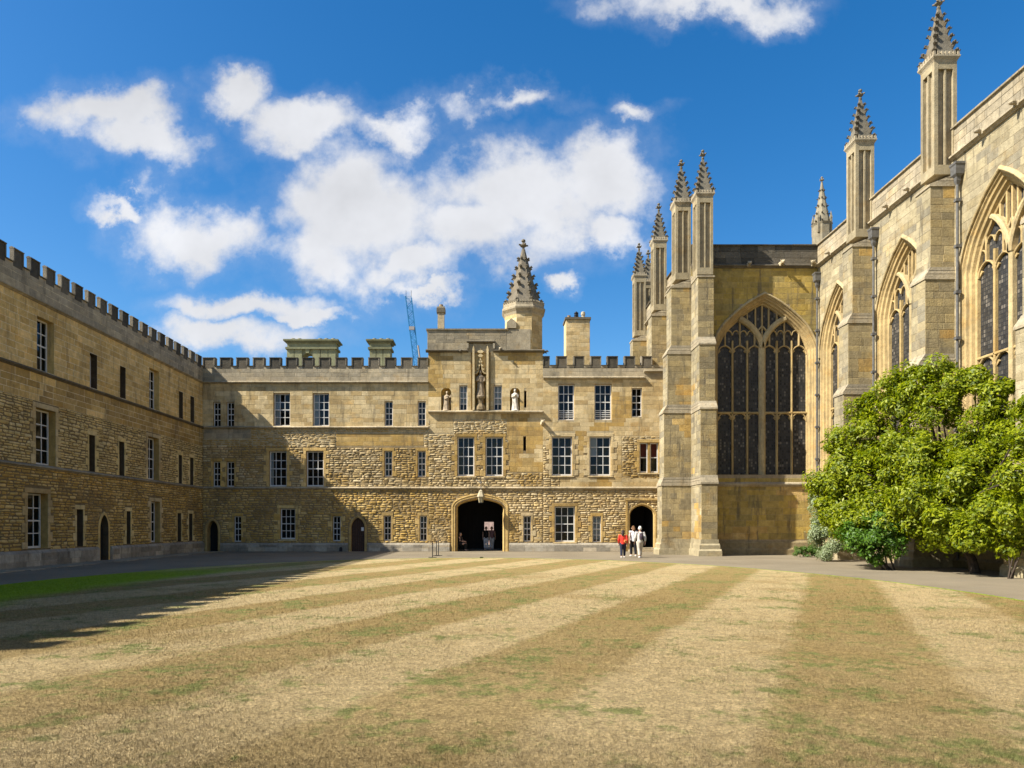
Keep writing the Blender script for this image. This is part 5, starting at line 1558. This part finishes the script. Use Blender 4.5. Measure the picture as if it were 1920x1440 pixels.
    for s in (-1, 1):
        h0, kn, an, toe, sh, el, wr = J[s]
        lo = Vector(kn).lerp(Vector(an), .88)
        tub(c, [h0, tuple((p + q) / 2 for p, q in zip(h0, kn)), kn, tuple(lo)], [.080, .066, .050, .042])
    fused(c, 'trousers', flat('trouser_cloth', legs), o, .012 * H)
    for s in (-1, 1):
        c = MB(); an, toe = J[s][2], J[s][3]
        tub(c, [(an[0], an[1] - .035, .022), (an[0], an[1], .03), (toe[0], toe[1], .022)], [.024, .03, .022], 8)
        fused(c, 'shoe', flat('shoe_leather', shoe), o, .008 * H)
    c = MB()
    bal(c, (0, -.004, .938 + dz), .060, 1.22, .95, 1.04)
    if hairlen: tub(c, [(0, -.03, .93 + dz), (0, -.065, .86 + dz), (0, -.085, .86 - hairlen + dz)], [.05, .055, .03])
    hm = fused(c, 'hair', flat('hair_strands', hair), o, .01 * H)
    for s in (-1, 1):
        c = MB(); bal(c, (s * .02, .062, .938 + dz), .007); c.build('eye', MIRON, o)
    return o, T
Yp = 38.6
o, T = person(((1168 - CX) * Yp / FPX, Yp, 0), 1.50, R(-12), 'person in red top and dark trousers with orange brown shoulder bag walking on path', (.62, .035, .02), (.018, .022, .04), (.03, .02, .015), (.75, .73, .7), .09, hairlen=.09)
m = MB(); m.tube([T((.13, -.09, .60)), T((.05, -.13, .60))], [.08, .08], 8, (0, 0, 0)); m.tube([T((.09, -.12, .62)), T((.03, -.10, .80)), T((-.08, -.03, .83))], .012, 5, (0, 0, 0))
tag(fused(m, 'shoulder_bag', flat('orange_leather', (.42, .14, .04)), None, .012), 'orange brown shoulder bag slung on person in red', 'bag')
o, T = person(((1200 - CX) * Yp / FPX, Yp, 0), 1.70, R(6), 'white haired person in pale grey jacket and light trousers wearing dark backpack', (.50, .47, .42), (.46, .41, .33), (.62, .60, .56), (.6, .58, .55), .10)
m = MB(); m.tube([T((0, -.13, .58)), T((0, -.14, .68)), T((0, -.12, .78))], [.10, .115, .085], 10, (0, 0, 0))
for s in (-1, 1): m.tube([T((s * .07, -.08, .78)), T((s * .075, 0, .855)), T((s * .08, .10, .75)), T((s * .08, .06, .6))], .018, 5, (0, 0, 0))
tag(fused(m, 'backpack', flat('dark_nylon', (.05, .035, .045)), None, .014), 'dark grey backpack on white haired person by doorway', 'backpack')
Yq = 40.3
o, T = person(((1187.5 - CX) * Yq / FPX, Yq, 0), 1.72, R(10), 'brown haired person in white tee and black trousers walking to pointed doorway', (.66, .65, .64), (.012, .012, .014), (.14, .07, .03), (.55, .53, .5), -.09, sleeves=False, hairlen=.03)
m = MB(); m.tube([T((.05, -.13, .55)), T((.05, -.14, .68)), T((.05, -.11, .79))], [.09, .105, .08], 10, (0, 0, 0))
tag(fused(m, 'backpack', flat('black_nylon', (.015, .018, .03)), None, .014), 'black backpack on brown haired person in white tee', 'backpack')
# people in the gateway
m = MB(); sx0 = fx(862)
st_ = thing('stool', 'black stool just inside the gateway under the seated porter', 'stool', (sx0, YF + .75, 0))
m.lathe((sx0, YF + .75, 0), [(.17, .44), (.18, .46), (.17, .49)], 12, (0, 0, 0)); m.build('seat', MIRON, st_)
for k in range(4):
    a = R(45 + 90 * k); m = MB(); m.tube([(sx0 + .2 * math.cos(a), YF + .75 + .2 * math.sin(a), 0), (sx0 + .13 * math.cos(a), YF + .75 + .13 * math.sin(a), .45)], .015, 5, (0, 0, 0)); m.build('leg', MIRON, st_)
person((sx0, YF + .75, 0), 1.62, R(-110), 'person in black shirt seated just inside the gateway arch', (.012, .012, .013), (.012, .012, .013), (.10, .08, .06), (.02, .02, .02), sit=True, arm='fwd', sleeves=False)
person((fx(911.5) * 51.3 / YF, 51.3, 0), 1.66, R(172), 'person in black top and pale trousers in the gate wicket, outer of two', (.012, .012, .012), (.62, .60, .60), (.05, .03, .02), (.7, .7, .7), .05, sleeves=False)
person((fx(922) * 51.7 / YF, 51.7, 0), 1.66, R(186), 'person in dark top and white trousers in the gate wicket, with pink sleeve', (.30, .16, .17), (.68, .66, .66), (.05, .03, .02), (.7, .7, .7), .05, sleeves=False)
bx_ = thing('street_wall', 'sunlit pinkish plastered wall seen through the gate wicket', 'wall', (1, 66, 0))
m = MB(); m.box(-6, 8, 66, 66.4, 0, 4.2, (.5, .36, .32)); m.build('wall', plain('pink_plaster', (.55, .40, .36), .9, nscale=5, namt=.25), bx_)
m = MB(); m.box(-6.1, 8.1, 65.9, 66.5, 4.2, 4.35, (.4, .35, .3)); m.build('coping', MGREY, bx_)

# ------------------------------------------------------------------ statues in the niches
def statue(base, H, label, col, arms, mat, lean=0.0, wings=False):
    x, y, z = base
    m = MB()
    n = 16
    rows = [(.02, .17), (.08, .18), (.25, .145), (.42, .125), (.56, .12), (.66, .135), (.76, .14), (.81, .09), (.845, .045), (.86, .042)]
    vs = []
    for (t, r) in rows:
        for k in range(n):
            a = 2 * math.pi * k / n
            f = 1 + (.13 * math.sin(a * 5 + t * 4) if t < .6 else 0)
            vs.append((x + math.cos(a) * r * f * H + lean * t * H, y + math.sin(a) * r * .75 * f * H, z + t * H))
    fs = [(i * n + k, i * n + (k + 1) % n, (i + 1) * n + (k + 1) % n, (i + 1) * n + k) for i in range(len(rows) - 1) for k in range(n)]
    fs += [tuple(range(n))[::-1], tuple((len(rows) - 1) * n + k for k in range(n))]
    m.raw(vs, fs, col)
    hx = x + lean * H
    ball(m, (hx, y - .02 * H, z + .925 * H), .062 * H, .9, 1, 1.25)
    m.tube([(hx, y - .08 * H, z + .93 * H), (hx, y - .1 * H, z + .91 * H)], .012 * H, 5, col)
    m.lathe((hx, y, z + .97 * H), [(.06 * H, -.02 * H), (.07 * H, .03 * H), (.03 * H, .05 * H)], 8, col)
    for s, pts in arms:
        m.tube([(hx + s * .12 * H, y, z + .76 * H)] + [(hx + a * H, y + b * H, z + c * H) for a, b, c in pts], [.05 * H, .045 * H, .03 * H][:len(pts) + 1], 7, col)
        a, b, c = pts[-1]
        for q in (-1, 0, 1): m.tube([(hx + a * H, y + b * H, z + c * H), (hx + (a + .02 * q) * H, y + (b - .05) * H, z + (c + .02) * H)], .012 * H, 5, col)
    if wings:
        for s in (-1, 1): m.tube([(hx + s * .08 * H, y + .1 * H, z + .75 * H), (hx + s * .2 * H, y + .13 * H, z + .8 * H), (hx + s * .17 * H, y + .13 * H, z + .35 * H)], [.05 * H, .07 * H, .03 * H], 6, col)
    m.lathe((x, y, z), [(.19 * H, 0), (.19 * H, .03 * H), (.17 * H, .045 * H)], 8, col)
    o = fused(m, 'statue', mat, None, .022)
    return tag(o, label, 'statue')
def stat_mat(n, c): return plain(n, c, .9, nscale=5, namt=.35, bump=.5)
statue((mu, YF + .12, pz1), fz(560 + 690 / 5.143) - pz1, 'dark weathered standing robed statue on pedestal in the tall canopied niche', (0, 0, 0), [(-1, [(-.14, -.08, .6), (-.04, -.15, .62)]), (1, [(.15, -.06, .6), (.06, -.14, .55)])], stat_mat('statue_brown', (.22, .17, .11)))
c1_ = (n1[0] + n1[1]) / 2; c2_ = (n2[0] + n2[1]) / 2
statue((c1_ - .03, YF + .1, n1[2] + .0), 1.32, 'small brown kneeling robed statue leaning forward in round headed niche', (0, 0, 0), [(1, [(.17, -.06, .68), (.2, -.05, .82)]), (-1, [(-.1, -.1, .6), (.06, -.14, .66)])], stat_mat('statue_tan', (.36, .28, .18)), lean=.06, wings=True)
statue((c2_, YF + .1, n2[2] + .0), 1.48, 'small bright white robed statue in pointed niche beside narrow slit', (0, 0, 0), [(-1, [(-.13, -.08, .62), (.0, -.15, .68)]), (1, [(.13, -.08, .62), (.03, -.15, .7)])], stat_mat('statue_white', (.56, .51, .42)))
# ------------------------------------------------------------------ lantern over the gateway
lx, lz0, lz1 = fx(902), fz(943), fz(922)
ln_ = thing('gate_lantern', 'cream glass hanging lantern on bracket over the gateway arch', 'lantern', (lx, YF - .55, lz0))
m = MB(); m.tube([(lx, YF + .05, fz(905)), (lx, YF - .3, fz(903)), (lx, YF - .55, fz(907)), (lx, YF - .55, lz1 + .1)], .025, 6, (0, 0, 0))
for s in (-1, 1): m.tube([(lx + s * .35, YF + .02, fz(898)), (lx, YF - .3, fz(906))], .018, 5, (0, 0, 0))
m.build('bracket', MLEAD, ln_)
m = MB(); zz = fz(932); m.lathe((lx, YF - .55, 0), [(.14, lz0), (.22, zz)], 6, (0, 0, 0)); m.build('lantern_glass', plain('milk_glass', (.36, .31, .19), .35), ln_)
m = MB(); m.lathe((lx, YF - .55, 0), [(.27, zz - .01), (.27, zz + .02), (.14, lz1 - .03), (.15, lz1), (.05, lz1 + .1)], 6, (0, 0, 0)); m.build('lantern_cap', plain('lantern_cream', (.40, .34, .22), .6), ln_)
m = MB()
for k in range(6):
    a = R(60 * k); m.tube([(lx + .145 * math.cos(a), YF - .55 + .145 * math.sin(a), lz0), (lx + .225 * math.cos(a), YF - .55 + .225 * math.sin(a), zz)], .014, 4, (0, 0, 0))
m.lathe((lx, YF - .55, 0), [(.15, lz0 - .03), (.15, lz0 + .01)], 6, (0, 0, 0)); m.build('lantern_frame', MIRON, ln_)
# ------------------------------------------------------------------ posts and small things on the path
for (px, yb_, yt, lab) in ((811, 1045.5, 1019, 'thin black rope post on a cross foot, standing alone nearest the lawn'), (818.5, 1042.3, 1015.5, 'thin black rope post of the close pair, beside plinth'), (822, 1041.8, 1015, 'thin black rope post of the close pair, beside gateway side')):
    Y = FPX * CAMZ / (yb_ - CY); X = (px - CX) * Y / FPX; H = (yb_ - yt) * Y / FPX
    o = thing('rope_post', lab, 'post', (X, Y, 0), 'rope posts before the gateway')
    m = MB(); m.tube([(X, Y, .02), (X, Y, H)], .022, 8, (0, 0, 0)); m.lathe((X, Y, H), [(.03, -.02), (.038, .02), (.02, .05)], 8, (0, 0, 0)); m.build('pole', MIRON, o)
    m = MB(); m.box(X - .22, X + .22, Y - .025, Y + .025, 0, .03, (0, 0, 0)); m.box(X - .024, X + .024, Y - .2, Y + .2, .001, .028, (0, 0, 0)); m.build('foot', MIRON, o)
def gp_(px, py): Y = FPX * CAMZ / (py - CY); return (px - CX) * Y / FPX, Y
x, y = gp_(903, 1046)
m = MB(); m.prism(Frame((0, y, 0), (1, 0, 0), (0, -1, 0)), [(x - .1, 0), (x + .1, 0), (x + .08, .05), (x - .08, .05)], -.1, .1, (0, 0, 0))
tag(m.build('floor_lamp', MIRON), 'small black floor lamp on the path before the gateway', 'lamp')
x, y = gp_(843, 1042.5)
m = MB(); m.box(x - .15, x + .15, y - .12, y + .12, -.01, .006, (0, 0, 0)); dr_ = m.build('drain_cover', MIRON); tag(dr_, 'flat black drain cover in the path near rope posts', 'drain cover')

# ------------------------------------------------------------------ planting
def leaf_mat(name, a, b, tr=.35):
    m, nt, bs, o = mat_new(name)
    t = NT(nt); p = t.pos()
    r = t.n('ShaderNodeAttribute', attribute_name='tint').outputs['Fac']
    c = t.mix(r, (*a, 1), (*b, 1))
    nt.links.new(c, bs.inputs['Base Color']); bs.inputs['Roughness'].default_value = .5; bs.inputs['Specular IOR Level'].default_value = .35
    tl = t.n('ShaderNodeBsdfTranslucent', {0: t.mix(1.0, c, (1.5, 1.6, .5, 1), 'MULTIPLY')})
    ms = t.n('ShaderNodeMixShader', {0: tr, 1: bs.outputs[0], 2: tl.outputs[0]})
    nt.links.new(ms.outputs[0], o.inputs[0])
    return m
def leaves(name, lumps, per_m2, size, mat, parent, seed, up=.45, flat_=.8, clump=.22):
    """leaf faces in clumps over the shells of many lumps, so that gaps and dark hollows stay between the clumps"""
    g = np.random.default_rng(seed)
    P, Nn = [], []
    for (cx, cy, cz, r) in lumps:
        nc_ = max(6, int(14 * r * r + 10 * r))
        d = g.normal(size=(nc_, 3)); d /= np.linalg.norm(d, axis=1, keepdims=True)
        cen = np.array([cx, cy, cz]) + d * r * g.uniform(.62, 1.04, (nc_, 1)) * np.array([1, 1, flat_])
        k = max(4, int(per_m2 * 4 * math.pi * r * r / nc_))
        for i in range(nc_):
            cr = clump * g.uniform(.6, 1.5)
            q = g.normal(size=(k, 3)); q /= np.linalg.norm(q, axis=1, keepdims=True)
            q *= g.uniform(.3, 1.0, (k, 1)) ** .5
            stray = (g.random((k, 1)) < .22) * g.normal(size=(k, 3)) * r * .16
            P.append(cen[i] + stray + q * cr * np.array([1.1, 1.1, .95]))
            nn = q * .7 + d[i] * .6 + np.array([0, 0, up]) + g.normal(size=(k, 3)) * .45
            Nn.append(nn / np.linalg.norm(nn, axis=1, keepdims=True))
    P = np.concatenate(P); Nn = np.concatenate(Nn)
    keep = (P[:, 2] > .05)
    P, Nn = P[keep], Nn[keep]
    n = len(P)
    t = g.normal(size=(n, 3)); t -= Nn * (t * Nn).sum(1, keepdims=True); t /= np.linalg.norm(t, axis=1, keepdims=True)
    bt = np.cross(Nn, t)
    s = size * g.uniform(.65, 1.3, (n, 1))
    V = np.stack([P - t * s * .5, P + bt * s * .22 + Nn * s * .06, P + t * s * .55 - Nn * s * .10, P - bt * s * .22 + Nn * s * .06], 1).astype(np.float32)
    me = bpy.data.meshes.new(name)
    me.vertices.add(n * 4); me.loops.add(n * 4); me.polygons.add(n)
    me.vertices.foreach_set('co', V.ravel()); me.loops.foreach_set('vertex_index', np.arange(n * 4, dtype=np.int32))
    me.polygons.foreach_set('loop_start', np.arange(0, n * 4, 4, dtype=np.int32))
    me.update()
    at = me.attributes.new('tint', 'FLOAT', 'FACE'); at.data.foreach_set('value', g.random(n).astype(np.float32))
    me.materials.append(mat)
    return link(name, me, parent)
def pl(px, py, Y, r):
    Y *= 1.05; return ((px - CX) * Y / FPX, Y, CAMZ + (CY - py) * Y / FPX, r)
MLEAF = leaf_mat('magnolia_leaf', (.075, .12, .003), (.32, .345, .008), .38)
MLEAF2 = leaf_mat('shrub_leaf', (.045, .115, .008), (.11, .20, .015), .3)
MLEAF3 = leaf_mat('sage_leaf', (.17, .22, .10), (.29, .33, .18), .2)
MLEAF4 = leaf_mat('box_leaf', (.06, .13, .02), (.12, .20, .035), .25)
MBARK = plain('bark', (.055, .04, .028), .9, nscale=9, namt=.4, bump=.8, bscale=18)
lump = [pl(1585, 955, 28.6, 1.0), pl(1555, 915, 29.4, .75), pl(1600, 880, 28.8, 1.0), pl(1573, 825, 29, .5), pl(1640, 820, 28, .95), pl(1655, 905, 27.6, 1.2), pl(1620, 975, 27.9, .8),
        pl(1690, 765, 27.2, .75), pl(1752, 690, 26.4, .5), pl(1715, 705, 26.8, .45), pl(1672, 722, 27.2, .45), pl(1730, 740, 26.5, .6), pl(1700, 845, 26.5, 1.05), pl(1765, 775, 26, .7), pl(1745, 880, 25.8, 1.1),
        pl(1775, 945, 25.3, .95), pl(1830, 715, 25.2, .5), pl(1790, 720, 25.6, .45), pl(1872, 732, 24.6, .5), pl(1850, 765, 24.8, .55), pl(1822, 830, 25, .75), pl(1850, 895, 24.3, 1.0), pl(1898, 830, 24, .75),
        pl(1905, 925, 23.4, .8), pl(1930, 770, 24, .6), pl(1700, 965, 26.8, .75), pl(1820, 975, 24.6, .6), pl(1965, 850, 23, .8), pl(1980, 930, 22.6, .8), pl(1890, 975, 23.2, .4), pl(1610, 770, 28.4, .4), pl(1640, 750, 28, .4),
        pl(1600, 985, 27.6, .6), pl(1680, 985, 26.3, .65), pl(1735, 990, 25.4, .6), pl(1790, 1000, 24.6, .5), pl(1850, 985, 23.7, .55), pl(1540, 905, 29.6, .4)]
bx0, by0 = 17.6, 26.0
lump += [pl(1775, 985, 23.6, .55), pl(1830, 1000, 23.0, .5), pl(1870, 960, 22.8, .6), pl(1910, 985, 22.4, .5), pl(1720, 930, 25.2, .8), pl(1800, 900, 24.2, .8), pl(1640, 960, 27, .8), pl(1935, 765, 21.3, .42), pl(1935, 830, 21.2, .55), pl(1918, 890, 21.3, .5), pl(1945, 940, 21, .55), pl(1905, 955, 21.5, .45)]
lump = [(x, y, z, r * (1.0 if z > 4.6 else 1.1)) for x, y, z, r in lump]
MT = thing('magnolia_tree', 'broad bright green magnolia spreading against the sunlit chapel wall', 'tree', (bx0, by0, 0))
m = MB()
trunk = [(bx0, by0, -.05), (bx0 - .1, by0 + .05, .5), (bx0 - .25, by0 + .3, 1.0), (bx0 - .2, by0 + .7, 1.6), (bx0 - .1, by0 + 1.1, 2.3)]
m.tube(trunk, [.19, .15, .13, .11, .09], 9, (0, 0, 0)); m.build('trunk', MBARK, MT)
for i, (x, y, z, r) in enumerate(lump):
    s0 = Vector(trunk[2 + i % 3]); e = Vector((x, y, z))
    mid = s0.lerp(e, .5) + Vector((rnd.uniform(-.3, .3), rnd.uniform(-.3, .3), rnd.uniform(-.1, .5)))
    m = MB(); m.tube([s0, s0.lerp(mid, .5) + Vector((0, 0, .12)), mid, mid.lerp(e, .6), e], [.06, .05, .04, .028, .01], 6, (0, 0, 0)); m.build('branch', MBARK, MT)
leaves('crown', lump, 500, .15, MLEAF, MT, 11, clump=.31, flat_=.92)
SH = thing('shrub', 'dark green leafy shrub at the foot of the chapel buttress under the magnolia', 'shrub', (15.3, 28.0, 0))
sl = [pl(1640, 1005, 26.6, .7), pl(1612, 1022, 26.9, .5), pl(1660, 985, 26.4, .65), pl(1640, 1035, 26.6, .45), pl(1600, 1000, 27.0, .45), pl(1675, 1015, 26.3, .45)]
leaves('foliage', [(a, b, c, d * 1.0) for a, b, c, d in sl], 520, .13, MLEAF2, SH, 12, flat_=1.0)
m = MB()
for k, (x, y, z, r) in enumerate(sl): m.tube([(15.3 + .1 * k, 28.0, -.03), ((15.3 + x) / 2, (28.0 + y) / 2, z * .6), (x, y, z)], [.04, .03, .01], 5, (0, 0, 0))
m.build('stem', MBARK, SH)
SH = thing('shrub', 'low yellow green leafy shrub by the magnolia trunk in front of buttress plinth', 'shrub', (16.9, 23.4, 0))
sl = [pl(1905, 1015, 22.3, .38), pl(1930, 1000, 22.1, .4), pl(1890, 1030, 22.5, .25), pl(1915, 985, 22.4, .3)]
leaves('foliage', sl, 260, .15, MLEAF, SH, 13, flat_=1.0)
m = MB()
for k, (x, y, z, r) in enumerate(sl): m.tube([(16.9 + .05 * k, 23.4, -.03), (x, y, z)], [.03, .01], 5, (0, 0, 0))
m.build('stem', MBARK, SH)
SG = thing('climbing_shrub', 'pale sage green climber covering the foot of the chapel corner', 'shrub', (16.3, 35.0, 0))
sl = [pl(1540, 1010, 33.2, .55), pl(1548, 965, 33.4, .5), pl(1528, 940, 34, .5), pl(1550, 1028, 33, .45), pl(1530, 985, 34, .45), pl(1560, 990, 32.9, .45), pl(1565, 1020, 32.8, .4)]
leaves('foliage', [(a, b, c, d * .85) for a, b, c, d in sl], 1200, .09, MLEAF3, SG, 14, flat_=1.15, clump=.24)
m = MB()
for k, (x, y, z, r) in enumerate(sl): m.tube([(16.3, 35.0 + .05 * k, -.03), (x, y, z)], [.03, .01], 5, (0, 0, 0))
m.build('stem', MBARK, SG)
BH = thing('low_hedge', 'low clipped green hedge on the path before the antechapel wall', 'hedge', (17.5, 39.3, 0))
sl = [pl(px, 1036 - (3 if k % 2 else 0), 37.4, .30) for k, px in enumerate(range(1500, 1548, 7))]
leaves('foliage', sl, 900, .08, MLEAF4, BH, 15, flat_=1.0, clump=.12)
m = MB()
for k, (x, y, z, r) in enumerate(sl): m.tube([(x, y, -.03), (x, y, z)], [.02, .01], 5, (0, 0, 0))
m.build('stem', MBARK, BH)
